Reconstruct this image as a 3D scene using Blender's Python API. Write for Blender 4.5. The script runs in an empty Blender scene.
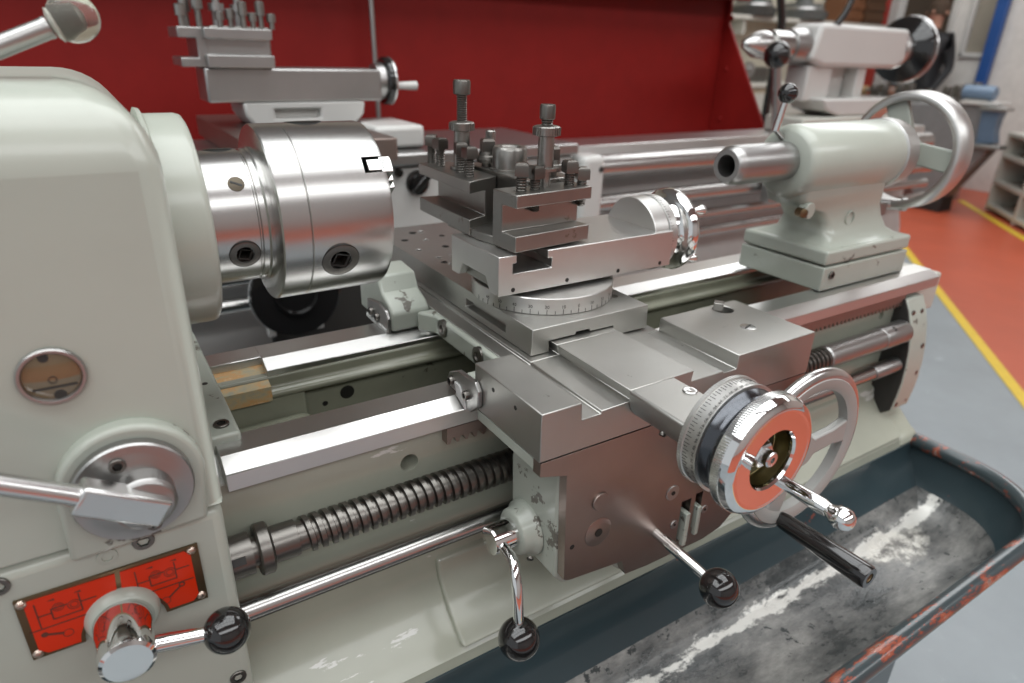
import bpy, bmesh, math, random
from mathutils import Vector, Matrix
random.seed(7)
PI = math.pi
S = 0.475                 # metres per design unit
H = 1.1875                # height of the design origin above the floor
C = bpy.context.scene.collection

def W(p):
    return Vector((p[0]*S, p[1]*S, p[2]*S + H))

# ---------------------------------------------------------------- materials
def nodes(name):
    m = bpy.data.materials.new(name); m.use_nodes = True
    nt = m.node_tree
    return m, nt, nt.nodes['Principled BSDF']

def sset(b, **k):
    for n, v in k.items():
        n = n.replace('_', ' ')
        if n in b.inputs: b.inputs[n].default_value = v

def obj_coord(nt, scale=(1, 1, 1)):
    tc = nt.nodes.new('ShaderNodeTexCoord'); mp = nt.nodes.new('ShaderNodeMapping')
    mp.inputs['Scale'].default_value = scale
    nt.links.new(tc.outputs['Object'], mp.inputs['Vector'])
    return mp.outputs['Vector']

def noise(nt, vec, scale, detail=4, rough=.6):
    n = nt.nodes.new('ShaderNodeTexNoise')
    n.inputs['Scale'].default_value = scale; n.inputs['Detail'].default_value = detail
    n.inputs['Roughness'].default_value = rough
    nt.links.new(vec, n.inputs['Vector'])
    return n.outputs['Fac']

def ramp(nt, fac, stops):
    r = nt.nodes.new('ShaderNodeValToRGB')
    e = r.color_ramp.elements
    while len(e) < len(stops): e.new(.5)
    for i, (p, c) in enumerate(stops):
        e[i].position = p; e[i].color = (c[0], c[1], c[2], 1) if not isinstance(c, (int, float)) else (c, c, c, 1)
    nt.links.new(fac, r.inputs['Fac'])
    return r.outputs['Color']

def mixc(nt, fac, a, b):
    m = nt.nodes.new('ShaderNodeMix'); m.data_type = 'RGBA'
    nt.links.new(fac, m.inputs['Factor'])
    for k, v in ((6, a), (7, b)):
        if isinstance(v, tuple): m.inputs[k].default_value = (*v, 1)
        else: nt.links.new(v, m.inputs[k])
    return m.outputs[2]

def bump(nt, b, h, strength, dist=.001):
    n = nt.nodes.new('ShaderNodeBump'); n.inputs['Strength'].default_value = strength
    n.inputs['Distance'].default_value = dist
    nt.links.new(h, n.inputs['Height']); nt.links.new(n.outputs['Normal'], b.inputs['Normal'])

def paint(name, col, rough=.3, chip_glare=(.12, .115, .10), amount=.0, coat=.3, dirt=.85, chip_glare_scale=30, stretch=1):
    m, nt, b = nodes(name)
    v = obj_coord(nt)
    n1 = noise(nt, v, 6, 5)
    c = ramp(nt, n1, [(.3, tuple(x*dirt for x in col)), (.7, col)])
    if amount > 0:
        n2 = noise(nt, obj_coord(nt, (stretch, 1, 1)), chip_glare_scale, 8, .65)
        f = ramp(nt, n2, [(.5 + amount, 0), (.515 + amount, 1)])
        c = mixc(nt, f, c, chip_glare)
    nt.links.new(c, b.inputs['Base Color'])
    sset(b, Roughness=rough, Coat_Weight=coat, Coat_Roughness=.12)
    n3 = noise(nt, v, 22, 3)
    bump(nt, b, n3, .12, .002)
    return m

def metal(name, col, rough=.3, vary=.15, scale=(1, 1, 1), spots=None, grain=400, metallic=1.0, aniso=0, bumpy=0):
    m, nt, b = nodes(name)
    v = obj_coord(nt, scale)
    n1 = noise(nt, v, grain, 6, .7)
    n0 = noise(nt, v, 9, 4)
    c = ramp(nt, n0, [(.25, tuple(x*(1-vary) for x in col)), (.75, tuple(min(1, x*(1+vary*.4)) for x in col))])
    if spots:
        n2 = noise(nt, v, spots[1], 8, .7)
        f = ramp(nt, n2, [(spots[0], 0), (spots[0]+.06, 1)])
        c = mixc(nt, f, c, spots[2])
    nt.links.new(c, b.inputs['Base Color'])
    r = ramp(nt, n1, [(.3, max(.02, rough-.012)), (.7, rough+.012)])
    nt.links.new(r, b.inputs['Roughness'])
    sset(b, Metallic=metallic, Anisotropic=aniso)
    if bumpy: bump(nt, b, n1, bumpy, .0006)
    return m

def plain(name, col, rough=.5, metallic=0, **k):
    m, nt, b = nodes(name)
    v = obj_coord(nt); n = noise(nt, v, 14, 4)
    c = ramp(nt, n, [(.3, tuple(x*.88 for x in col)), (.7, col)])
    nt.links.new(c, b.inputs['Base Color'])
    sset(b, Roughness=rough, Metallic=metallic, **k)
    return m

def emit(name, col, st):
    m, nt, b = nodes(name)
    sset(b, Base_Color=(*col, 1), Emission_Color=(*col, 1), Emission_Strength=st, Roughness=.6)
    return m

CREAM = (.430, .460, .402)
M = dict(
    paint=paint('machine_cream_paint', CREAM, .30, coat=.25, dirt=.93),
    worn=paint('worn_cream_paint', CREAM, .33, chip_glare=(.13, .12, .10), amount=.12, coat=.3, dirt=.85, chip_glare_scale=34),
    castp=paint('bed_cream_paint', (.40, .41, .335), .34, chip_glare=(.62, .62, .58), amount=.16, coat=.5, dirt=.8, chip_glare_scale=34, stretch=.25),  # pale streaks paint skylight glare, along with scuffs, into the bed colour
    inner=paint('oily_bed_paint', (.27, .275, .205), .33, chip_glare=(.06, .05, .035), amount=.13, coat=.4, dirt=.6, chip_glare_scale=9),
    white=paint('pale_machine_paint', (.52, .515, .46), .35, coat=.2, dirt=.95),
    white2=paint('white_machine_paint', (.56, .555, .53), .35, coat=.2, dirt=.96),
    red=plain('red_guard_paint', (.25, .012, .010), .5, Specular_IOR_Level=.25),
    teal=paint('dark_teal_paint', (.030, .050, .058), .3, chip_glare=(.22, .06, .04), amount=.17, coat=.4, dirt=.75, chip_glare_scale=26),
    steel=metal('ground_steel', (.62, .615, .595), .38, .06, (1, 1, 1)),
    bright=metal('bright_way_steel', (.70, .695, .675), .30, .06, (1, 1, 1)),
    chuckm=metal('turned_steel', (.52, .515, .50), .26, .05),
    plate=metal('scraped_steel', (.46, .455, .43), .40, .10, (1, 1, 1), spots=(.66, 70, (.25, .24, .22))),
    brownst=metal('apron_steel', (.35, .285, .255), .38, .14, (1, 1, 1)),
    dark=metal('tool_post_steel', (.33, .32, .30), .34, .22, (1, 1, 1), spots=(.64, 40, (.17, .14, .11))),
    dark2=metal('dark_bolt_steel', (.19, .18, .165), .34, .25),
    dull=metal('dull_grey_steel', (.42, .415, .405), .36, .1),
    chrome=metal('polished_chrome', (.80, .80, .79), .06, .03, bumpy=0),
    satin=metal('satin_chrome', (.66, .66, .65), .24, .05, bumpy=0), darkchrome=metal('dark_reflection_chrome', (.10, .105, .115), .2, .05), darkscrew=metal('oily_brown_screw', (.10, .085, .065), .4, .2),  # wheel waist is chrome with its dark reflection painted in near black
    alu=metal('painted_silver', (.42, .42, .40), .5, .1, metallic=.35, spots=(.66, 24, (.30, .07, .04))),
    black=plain('black_plastic', (.012, .011, .011), .12, Coat_Weight=.5),
    hole=plain('oily_hole_shade', (.012, .011, .009), .5),  # near-black paints the shade inside holes, some of them only flat discs
    ink=plain('engraved_black', (.03, .028, .025), .6),
    redp=plain('red_instruction_enamel', (.66, .030, .003), .35, Specular_IOR_Level=.35),
    etch=plain('etched_brown_line', (.11, .03, .018), .5),
    brass=metal('tarnished_brass', (.20, .145, .085), .45, .35),
    rivet=metal('copper_rivet', (.62, .50, .42), .28, .2),
    rust=plain('rust_brown', (.42, .27, .13), .7),
    oil=plain('amber_oil', (.17, .125, .07), .08, Coat_Weight=1.0),
    felt=plain('white_felt', (.7, .7, .68), .9),
    rubber=plain('black_rubber', (.02, .02, .02), .6),
    goo=metal('oily_brass_recess', (.25, .21, .10), .3, .3),
)
def residue():
    """grey swarf residue with a white crust along the back crease and a splash near the far end"""
    m, nt, b = nodes('tray_residue')
    v = obj_coord(nt, (.6, 1.3, 1)); n = noise(nt, v, 9, 9, .72); n2 = noise(nt, obj_coord(nt), 60, 6, .7); n3 = noise(nt, obj_coord(nt, (.45, 1, 1)), 22, 7, .75)
    def math_(op, a, c, clamp=False):
        k = nt.nodes.new('ShaderNodeMath'); k.operation = op; k.use_clamp = clamp
        for i, q in enumerate((a, c)):
            if isinstance(q, (int, float)): k.inputs[i].default_value = q
            else: nt.links.new(q, k.inputs[i])
        return k.outputs[0]
    c = ramp(nt, n, [(.34, (.022, .028, .030)), (.45, (.08, .083, .082)), (.55, (.18, .178, .17)), (.70, (.38, .37, .345))])
    c2 = ramp(nt, n2, [(.60, 0), (.64, 1)])
    c = mixc(nt, c2, c, (.035, .04, .04))
    tc = nt.nodes.new('ShaderNodeTexCoord'); sp = nt.nodes.new('ShaderNodeSeparateXYZ'); nt.links.new(tc.outputs['Object'], sp.inputs[0])
    x, y = sp.outputs['X'], sp.outputs['Y']
    # crust: distance from the crease line, widened by noise
    dy = math_('ABSOLUTE', math_('SUBTRACT', y, .036), 0.)
    f = math_('SUBTRACT', math_('MULTIPLY', math_('SUBTRACT', n3, .385), .08), dy)
    f = math_('MULTIPLY', f, 220., True)
    c = mixc(nt, f, c, (.62, .61, .57))
    # dark streak of bare paint in front of it, splash at the far end
    dx = math_('DIVIDE', math_('SUBTRACT', x, .575), .085); dz = math_('DIVIDE', math_('SUBTRACT', y, .015), .040)
    rr = math_('ADD', math_('MULTIPLY', dx, dx), math_('MULTIPLY', dz, dz))
    g = math_('SUBTRACT', math_('MULTIPLY', n3, 3.0), math_('ADD', rr, .85)); g = math_('MULTIPLY', math_('MULTIPLY', g, 2.4, True), ramp(nt, n2, [(.42, .15), (.58, .85)]), True)
    c = mixc(nt, g, c, ramp(nt, n2, [(.35, (.22, .18, .13)), (.55, (.66, .64, .58))]))
    nt.links.new(c, b.inputs['Base Color'])
    r = ramp(nt, n, [(.4, .2), (.65, .5)]); nt.links.new(r, b.inputs['Roughness'])
    sset(b, Metallic=.2); bump(nt, b, n3, .5, .003)
    return m
def rusty():
    m, nt, b = nodes('rusty_stained_paint')
    n = noise(nt, obj_coord(nt, (.6, 1, 1)), 55, 7, .7)
    c = ramp(nt, n, [(.36, (.30, .30, .23)), (.46, (.42, .33, .19)), (.56, (.52, .28, .10)), (.68, (.60, .50, .36))])
    nt.links.new(c, b.inputs['Base Color']); sset(b, Roughness=.6); bump(nt, b, n, .3, .001)
    return m
M['rust_paint'] = rusty()
M['residue'] = residue()
def worn_rim():
    m, nt, b = nodes('worn_tray_rim')
    v = obj_coord(nt, (1, 3, 3)); n = noise(nt, v, 16, 8, .7)
    c = ramp(nt, n, [(.53, (.035, .05, .055)), (.56, (.24, .05, .025)), (.62, (.30, .09, .05)), (.66, (.50, .47, .44))])
    nt.links.new(c, b.inputs['Base Color'])
    r = ramp(nt, n, [(.45, .28), (.6, .32)]); nt.links.new(r, b.inputs['Roughness'])
    sset(b, Coat_Weight=.5, Coat_Roughness=.2)
    mt = ramp(nt, n, [(.62, 0), (.66, 1)]); nt.links.new(mt, b.inputs['Metallic'])
    return m
M['rim'] = worn_rim()
def floor_mat(name, col, d=.85):
    m, nt, b = nodes(name)
    v = obj_coord(nt); n = noise(nt, v, 2.2, 8, .65); n2 = noise(nt, v, 9, 8, .7)
    c = ramp(nt, n, [(.35, tuple(x*d for x in col)), (.65, col)])
    f = ramp(nt, n2, [(.64, 0), (.70, 1)])
    c = mixc(nt, f, c, tuple(min(1, x*1.12+.015) for x in col))
    nt.links.new(c, b.inputs['Base Color']); sset(b, Roughness=.38)
    return m
M['fgrey'] = floor_mat('grey_floor_paint', (.28, .312, .33))
M['fred'] = floor_mat('red_floor_paint', (.48, .095, .046))
M['fyel'] = plain('yellow_floor_line', (.72, .50, .04), .45)

# ---------------------------------------------------------------- mesh builder
def frame(d):
    d = Vector(d).normalized()
    a = Vector((0, 0, 1)) if abs(d.z) < .9 else Vector((1, 0, 0))
    u = d.cross(a).normalized(); v = d.cross(u).normalized()
    return d, u, v

class B:
    def __init__(s): s.bm = bmesh.new(); s.mi = 0
    def m(s, i): s.mi = i; return s
    def face(s, vs):
        try:
            f = s.bm.faces.new(vs); f.material_index = s.mi; return f
        except ValueError: return None
    def v(s, p): return s.bm.verts.new(p)
    def prism(s, poly, ax, a, b):
        def P(q, t):
            if ax == 'x': return (t, q[0], q[1])
            if ax == 'y': return (q[0], t, q[1])
            return (q[0], q[1], t)
        A = [s.v(P(q, a)) for q in poly]; Bv = [s.v(P(q, b)) for q in poly]
        n = len(poly)
        s.face(A[::-1]); s.face(Bv)
        for i in range(n): s.face([A[i], A[(i+1) % n], Bv[(i+1) % n], Bv[i]])
        return s
    def box(s, x0, x1, y0, y1, z0, z1):
        return s.prism([(x0, y0), (x1, y0), (x1, y1), (x0, y1)], 'z', z0, z1)
    def lathe(s, o, d, prof, n=40, caps=True, a0=0):
        d, u, w = frame(d); o = Vector(o); rings = []
        for t, r in prof:
            c = o + d*t
            if r < 1e-6: rings.append([s.v(c)])
            else: rings.append([s.v(c + u*(r*math.cos(a0+2*PI*k/n)) + w*(r*math.sin(a0+2*PI*k/n))) for k in range(n)])
        for A, Bv in zip(rings, rings[1:]):
            if len(A) == 1 and len(Bv) == 1: continue
            for k in range(n):
                k2 = (k+1) % n
                if len(A) == 1: s.face([A[0], Bv[k], Bv[k2]])
                elif len(Bv) == 1: s.face([A[k], Bv[0], A[k2]])
                else: s.face([A[k], Bv[k], Bv[k2], A[k2]])
        if caps:
            if len(rings[0]) > 1: s.face(rings[0][::-1])
            if len(rings[-1]) > 1: s.face(rings[-1])
        return s
    def cyl(s, a, b, r, n=32, r2=None, ch=0):
        a = Vector(a); b = Vector(b); L = (b-a).length; r2 = r if r2 is None else r2
        if ch: return s.lathe(a, b-a, [(0, r-ch), (ch, r), (L-ch, r2), (L, r2-ch)], n)
        return s.lathe(a, b-a, [(0, r), (L, r2)], n)
    def ringtube(s, o, d, prof, n=64):      # closed profile revolved
        d, u, w = frame(d); o = Vector(o); rings = []
        for t, r in prof:
            c = o + d*t
            rings.append([s.v(c + u*(r*math.cos(2*PI*k/n)) + w*(r*math.sin(2*PI*k/n))) for k in range(n)])
        m = len(rings)
        for i in range(m):
            A, Bv = rings[i], rings[(i+1) % m]
            for k in range(n): s.face([A[k], Bv[k], Bv[(k+1) % n], A[(k+1) % n]])
        return s
    def torus(s, o, d, R, r, n=64, q=14, rt=None):
        rt = rt or r
        return s.ringtube(o, d, [(rt*math.sin(2*PI*k/q), R + r*math.cos(2*PI*k/q)) for k in range(q)], n)
    def sphere(s, c, r, n=32):
        h = n//2
        return s.lathe(Vector(c)-Vector((0, 0, r)), (0, 0, 1), [(r-r*math.cos(PI*k/h), r*math.sin(PI*k/h)) for k in range(h+1)], n, False)
    def tube(s, pts, r, n=16):
        pts = [Vector(p) for p in pts]; R = r if isinstance(r, (list, tuple)) else [r]*len(pts)
        T = []
        for i in range(len(pts)):
            a = pts[max(0, i-1)]; b = pts[min(len(pts)-1, i+1)]; T.append((b-a).normalized())
        _, u, w = frame(T[0]); rings = []
        for i, p in enumerate(pts):
            u = (u - T[i]*u.dot(T[i])).normalized(); w = T[i].cross(u)
            rings.append([s.v(p + u*(R[i]*math.cos(2*PI*k/n)) + w*(R[i]*math.sin(2*PI*k/n))) for k in range(n)])
        for A, Bv in zip(rings, rings[1:]):
            for k in range(n): s.face([A[k], A[(k+1) % n], Bv[(k+1) % n], Bv[k]])
        s.face(rings[0][::-1]); s.face(rings[-1])
        return s
    def obox(s, o, ex, ey, ez, hx, hy, hz):     # oriented box
        o = Vector(o); ex, ey, ez = (Vector(q).normalized() for q in (ex, ey, ez))
        vs = [s.v(o + ex*(i*hx) + ey*(j*hy) + ez*(k*hz)) for k in (-1, 1) for (i, j) in ((-1, -1), (1, -1), (1, 1), (-1, 1))]
        for f in ((3, 2, 1, 0), (4, 5, 6, 7), (0, 1, 5, 4), (1, 2, 6, 5), (2, 3, 7, 6), (3, 0, 4, 7)): s.face([vs[i] for i in f])
        return s
    def socket(s, o, d, r, h=.006, depth=.006):  # socket-head screw face: hex recess
        s.mi = 0; h = max(h, .0042); depth = min(depth, h*.8)
        s.lathe(o, d, [(0, r), (h*.8, r), (h, r*.93), (h, r*.58)], 24, False)
        s.mi = 1
        s.lathe(o, d, [(h, r*.58), (h-depth, r*.55), (h-depth, 0)], 6, False)
        s.mi = 0
        return s
    def build(s, name, mats, parent=None, bevel=0, smooth=32, seg=2, weld=True):
        bm = s.bm
        if weld: bmesh.ops.remove_doubles(bm, verts=bm.verts, dist=1e-5)
        bmesh.ops.recalc_face_normals(bm, faces=bm.faces)
        off = parent['_o'] if parent is not None else None
        base = Vector(off) if off is not None else None
        if base is None:
            xs = [v.co for v in bm.verts]
            base = Vector(((min(p.x for p in xs)+max(p.x for p in xs))/2, (min(p.y for p in xs)+max(p.y for p in xs))/2, min(p.z for p in xs)))
        for v in bm.verts: v.co = (v.co - base)*S
        me = bpy.data.meshes.new(name)
        for f in bm.faces: f.smooth = True
        bm.to_mesh(me); bm.free()
        me.set_sharp_from_angle(angle=math.radians(smooth))
        for mt in (mats if isinstance(mats, (list, tuple)) else [mats]): me.materials.append(M[mt] if isinstance(mt, str) else mt)
        o = bpy.data.objects.new(name, me); C.objects.link(o)
        o['_o'] = tuple(base)
        if parent is not None: o.parent = parent
        else: o.location = W(base)
        if bevel:
            md = o.modifiers.new('edge', 'BEVEL'); md.width = bevel*S; md.segments = seg
            md.limit_method = 'ANGLE'; md.angle_limit = math.radians(38); md.harden_normals = False
        return o

def thing(name, base, label, cat, group=None):
    o = bpy.data.objects.new(name, None); C.objects.link(o)
    o.empty_display_size = .02; o.location = W(base); o['_o'] = tuple(base)
    return tag(o, label, cat, group)
def tag(o, label, cat, group=None):
    o['label'] = label; o['category'] = cat
    if group: o['group'] = group
    return o
def struct(o):
    o['kind'] = 'structure'; return o

def cut(o, *cutters):
    """bake boolean holes into o (cutters are builders in design units)"""
    for c in cutters:
        base = Vector(o['_o'])
        co = c.build('cutter', 'hole', None)
        if o.parent is not None: co.location = W(Vector(co['_o']))
        md = o.modifiers.new('b', 'BOOLEAN'); md.object = co; md.operation = 'DIFFERENCE'; md.solver = 'EXACT'
        bpy.context.view_layer.update()
        dg = bpy.context.evaluated_depsgraph_get()
        keep = [(m.type, m.width, m.segments, m.angle_limit) for m in o.modifiers if m.type == 'BEVEL']
        bev = [m for m in o.modifiers if m.type == 'BEVEL']
        for m in bev: m.show_viewport = False
        bpy.context.view_layer.update()
        me = bpy.data.meshes.new_from_object(o.evaluated_get(bpy.context.evaluated_depsgraph_get()))
        o.modifiers.remove(md)
        for m in bev: m.show_viewport = True
        old = o.data; o.data = me
        bpy.data.meshes.remove(old)
        me.set_sharp_from_angle(angle=math.radians(32))
        cm = co.data; bpy.data.objects.remove(co); bpy.data.meshes.remove(cm)
    return o

def text_geo(b, txt, size, place):
    """adds the filled outlines of txt to builder b; place(x, y) -> point"""
    cu = bpy.data.curves.new('t', 'FONT'); cu.body = txt; cu.size = size; cu.align_x = 'CENTER'; cu.resolution_u = 2
    ob = bpy.data.objects.new('t', cu); C.objects.link(ob)
    me = bpy.data.meshes.new_from_object(ob.evaluated_get(bpy.context.evaluated_depsgraph_get()))
    vs = [b.v(place(v.co.x, v.co.y)) for v in me.vertices]
    for p in me.polygons: b.face([vs[i] for i in p.vertices])
    bpy.data.objects.remove(ob); bpy.data.curves.remove(cu); bpy.data.meshes.remove(me)

def rrect(x0, x1, z0, z1, r, n=5):
    out = []
    for cx, cz, a in ((x1-r, z1-r, 0), (x0+r, z1-r, 90), (x0+r, z0+r, 180), (x1-r, z0+r, 270)):
        for k in range(n+1):
            t = math.radians(a+90*k/n); out.append((cx+r*math.cos(t), cz+r*math.sin(t)))
    return out
def arc(cx, cz, r, a0, a1, n=12):
    return [(cx+r*math.cos(math.radians(a0+(a1-a0)*k/n)), cz+r*math.sin(math.radians(a0+(a1-a0)*k/n))) for k in range(n+1)]
# ================================================================ HEADSTOCK
YH = .845
hs = thing('headstock', (-.3, 1.1, -1.133), 'cream painted headstock filling the left side, with round sight glass and red plate', 'headstock')
b = B(); b.box(-.75, .078, YH, 1.42, -.596, -.049)
bm = b.bm
bm.edges.ensure_lookup_table()
lay = bm.edges.layers.float.new('bevel_weight_edge')
for e in bm.edges:
    a, c = e.verts[0].co, e.verts[1].co
    mid = (a+c)/2
    top = abs(a.z+.049) < 1e-4 and abs(c.z+.049) < 1e-4
    if top and mid.x > -.7: e[lay] = 1
    elif abs(a.x-.078) < 1e-4 and abs(c.x-.078) < 1e-4 and abs(a.z-c.z) > .1: e[lay] = .3
    elif abs(a.z+.596) < 1e-4 and abs(c.z+.596) < 1e-4: e[lay] = .04
upper = b.build('upper_housing', 'paint', hs, weld=False)
md = upper.modifiers.new('round', 'BEVEL'); md.limit_method = 'WEIGHT'; md.width = .088*S; md.segments = 10
b = B(); b.box(-.75, .074, YH, 1.3, -1.133, -.6)
lower = b.build('gearbox_housing', 'paint', hs, bevel=.016, seg=4)
b = B(); b.lathe((.07, 1.1, -.2555), (1, 0, 0), [(0, .150), (.006, .164), (.012, .1625), (.015, .1555), (.055, .1555), (.0625, .1535), (.0655, .148), (.0655, .0)], 96)
b.build('bearing_cap', 'paint', hs, smooth=50)
# sight glass
b = B(); b.ringtube((-.0755, YH, -.358), (0, -1, 0), [(-.004, .0345), (.004, .0345), (.006, .033), (.006, .030), (.003, .0285), (-.004, .0285)], 56)
sg = b.build('sight_glass', 'dull', hs)
sg['label'] = 'round oil sight glass with metal rim'
b = B(); b.lathe((-.0755, YH, -.358), (0, -1, 0), [(-.002, .0285), (.002, .0285), (.0026, .027), (.0026, 0)], 48)
b.build('oil_window', 'oil', sg)
b = B().m(0)
b.ringtube((-.0755, YH-.0027, -.362), (0, -1, 0), [(0, .0045), (.0006, .0045), (.0006, .0037), (0, .0037)], 24)
b.box(-.097, -.053, YH-.0034, YH-.002, -.3725, -.370)
b.lathe((-.079, YH-.0024, -.334), (0, -1, 0), [(0, .0055), (.001, .005), (.001, 0)], 16)
b.lathe((-.072, YH-.0024, -.382), (0, -1, 0), [(0, .0065), (.001, .006), (.001, 0)], 16)
b.build('level_marks', 'ink', sg)
# lever pad, disc, hub and bar
cx, cz = -.022, -.515
b = B(); b.prism([(-.107, -.604), (.053, -.5975)] + [(.061, -.515)] + arc(cx, cz, .083, 4, 176, 20) + [(-.105, -.515)], 'y', YH-.022, YH+.01)
b.build('lever_pad', 'worn', hs, bevel=.007, seg=4)
b = B(); b.lathe((-.0235, YH-.022, -.5165), (0, -1, 0), [(0, .0685), (.013, .0685), (.016, .0665), (.0165, .052), (.0172, .0505), (.0172, .0)], 72)
disc = b.build('lever_disc', 'dull', hs)
for (x, z) in ((-.034, -.4715), (-.0105, -.5665)):
    b = B(); b.socket((x, YH-.0392, z), (0, -1, 0), .0095, .0022, .003); b.build('socket_screw', ['dark2', 'hole'], disc)
b = B(); b.lathe((-.0145, YH-.039, -.5195), (0, -1, 0), [(0, .0355), (.024, .0355), (.029, .032), (.030, .030), (.030, 0)], 56)
hub = b.build('lever_hub', 'dull', disc)
dl = Vector((-.095, -.010, .066)).normalized(); ez = Vector((0, -1, 0)); ex = dl; ey = ex.cross(ez).normalized(); ez = ey.cross(ex)*-1 if (ey.cross(ex)).y > 0 else ey.cross(ex)
b = B(); b.obox(Vector((-.037, YH-.070, -.5045)), ex, ey, ez, .050, .0185, .015)
b.build('lever_block', 'satin', disc, bevel=.004)
b = B(); p0 = Vector((-.037, YH-.070, -.5045)) + dl*.043
b.tube([p0, p0+dl*.02, p0+dl*.30], [.0135, .0122, .0122], 24)
b.build('lever_bar', 'satin', disc)
# cap screws on the housing
for (x, z, r) in ((-.028, -.6165, .0135), (-.186, -.619, .0125), (.052, -.925, .0125)):
    b = B(); b.socket((x, YH+.001, z), (0, -1, 0), r, .003, .004); b.build('cap_screw', ['dark2', 'hole'], hs)
b = B(); b.ringtube((-.0715, YH+.001, -.6245), (0, -1, 0), [(0, .0125), (.0025, .0122), (.0028, .0065), (0, .0062)], 28)
b.m(1).lathe((-.0715, YH+.001, -.6245), (0, -1, 0), [(.0009, .0063), (.0009, 0)], 20, False)
b.build('oil_hole', ['worn', 'hole'], hs)
# red instruction plate
X0, X1, Z0, Z1 = -.178, .0335, -.7455, -.6465
notch = arc(-.0655, -.722, .050, 207, 333, 1)
cxn, czn, rn = -.070, -.7415, .049
b = B()
plate_poly = [(X0, Z0), (cxn-rn, Z0)] + arc(cxn, Z0-.0, rn, 180, 0, 20)[1:-1] + [(cxn+rn, Z0), (X1, Z0), (X1, Z1), (X0, Z1)]
b.prism(plate_poly, 'y', YH-.004, YH+.002)
ip = b.build('instruction_plate', 'brass', hs)
ip['label'] = 'red enamelled instruction plate'
def panel(x0, x1, left):
    q = .0025
    pts = [(x0, Z0+.007)]
    a = [p for p in arc(cxn, Z0, rn+.006, 180, 0, 28) if x0+.002 < p[0] < x1-.002 and p[1] > Z0+.0085]
    return [(x0+.008, Z0+.0065), (min(x1, a[0][0])-.002 if left else x0, Z0+.0065)] + a + ([(x1, Z0+.0065)] if not left else []) 
xm = -.0655
aL = [p for p in arc(cxn, Z0, rn+.005, 176, 92, 16)]
aR = [p for p in arc(cxn, Z0, rn+.005, 86, 6, 16)]
b = B()
b.prism([(X0+.018, Z0+.005)] + aL + [(xm-.003, Z1-.005), (X0+.009, Z1-.005), (X0+.009, Z0+.014)], 'y', YH-.0052, YH-.003)
b.prism(aR + [(X1-.019, Z0+.005), (X1-.011, Z0+.013), (X1-.011, Z1-.014), (X1-.018, Z1-.005), (xm+.003, Z1-.005)], 'y', YH-.0052, YH-.003)
b.build('red_enamel', 'redp', ip)
b = B(); ye0, ye1 = YH-.0058, YH-.0048; lw = .0008
def ln(x0, z0, x1, z1, w=lw):
    d = Vector((x1-x0, 0, z1-z0)); L = d.length
    b.obox(((x0+x1)/2, (ye0+ye1)/2, (z0+z1)/2), d, (0, 1, 0), Vector((0, 1, 0)).cross(d), L/2, .0004, w)
def rg(x, z, r, w=.0008): b.ringtube((x, ye1, z), (0, -1, 0), [(0, r), (.0008, r), (.0008, r-w), (0, r-w)], 20)
def dia(x0, flip):
    ln(x0+.019, Z1-.012, x0+.019, Z1-.052); ln(x0+.019, Z1-.033, x0+.034, Z1-.033); ln(x0+.034, Z1-.027, x0+.034, Z1-.044)
    ln(x0+.034, Z1-.044, x0+.066, Z1-.044); ln(x0+.066, Z1-.016, x0+.066, Z1-.044); ln(x0+.034, Z1-.027, x0+.052, Z1-.027)
    ln(x0+.066, Z1-.030, x0+.084, Z1-.030); ln(x0+.006, Z1-.0535, x0+.086, Z1-.0535)
    rg(x0+.042, Z1-.027, .0065); rg(x0+.042, Z1-.027, .004); rg(x0+.059, Z1-.031, .0075); rg(x0+.059, Z1-.031, .0048)
    for q in (.037, .066):
        b.prism([(x0+q-.004, Z1-.013), (x0+q+.0035, Z1-.0115), (x0+q+.0035, Z1-.0145)], 'y', ye0, ye1)
    if not flip:
        ln(x0+.021, Z1-.064, x0+.040, Z1-.071, .0016); rg(x0+.044, Z1-.073, .0062); b.lathe((x0+.020, ye1, Z1-.0635), (0, -1, 0), [(0, .004), (.0008, .004), (.0008, 0)], 16)
    else:
        ln(x0+.052, Z1-.073, x0+.068, Z1-.060, .0012); rg(x0+.047, Z1-.077, .0062); rg(x0+.070, Z1-.058, .0042, .002)
dia(X0, False); dia(xm, True)
b.build('etched_diagram', 'etch', ip)
for (x, z) in ((X0+.007, Z0+.008), (X0+.007, Z1-.007), (X1-.008, Z0+.009), (X1-.009, Z1-.008)):
    b = B(); b.lathe((x, YH-.0035, z), (0, -1, 0), [(0, .0066), (.0015, .0062), (.0035, .0045), (.0044, .002), (.0046, 0)], 20); b.build('rivet', 'rivet', ip)
# chrome lever below the plate
b = B(); b.lathe((-.071, YH+.004, -.7225), (0, -1, 0), [(0, .046), (.010, .0455), (.022, .040), (.024, .037), (.024, 0)], 48); b.build('lever_boss', 'worn', hs)
b = B(); b.lathe((-.0725, YH-.018, -.7225), (0, -1, 0), [(0, .035), (.068, .034), (.074, .0325), (.077, .028), (.077, 0)], 56)
h2 = b.build('gear_lever', 'chrome', hs); h2['label'] = 'chrome gear lever with black ball'
pa = Vector((-.05, YH-.062, -.7365)); pb = Vector((.045, .772, -.752))
b = B(); b.tube([pa, pa.lerp(pb, .35), pb], [.0125, .0115, .0095], 24); b.build('lever_rod', 'chrome', h2)
b = B(); b.sphere(pb, .0315, 40); k = b.build('ball_knob', 'black', h2)
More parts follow.
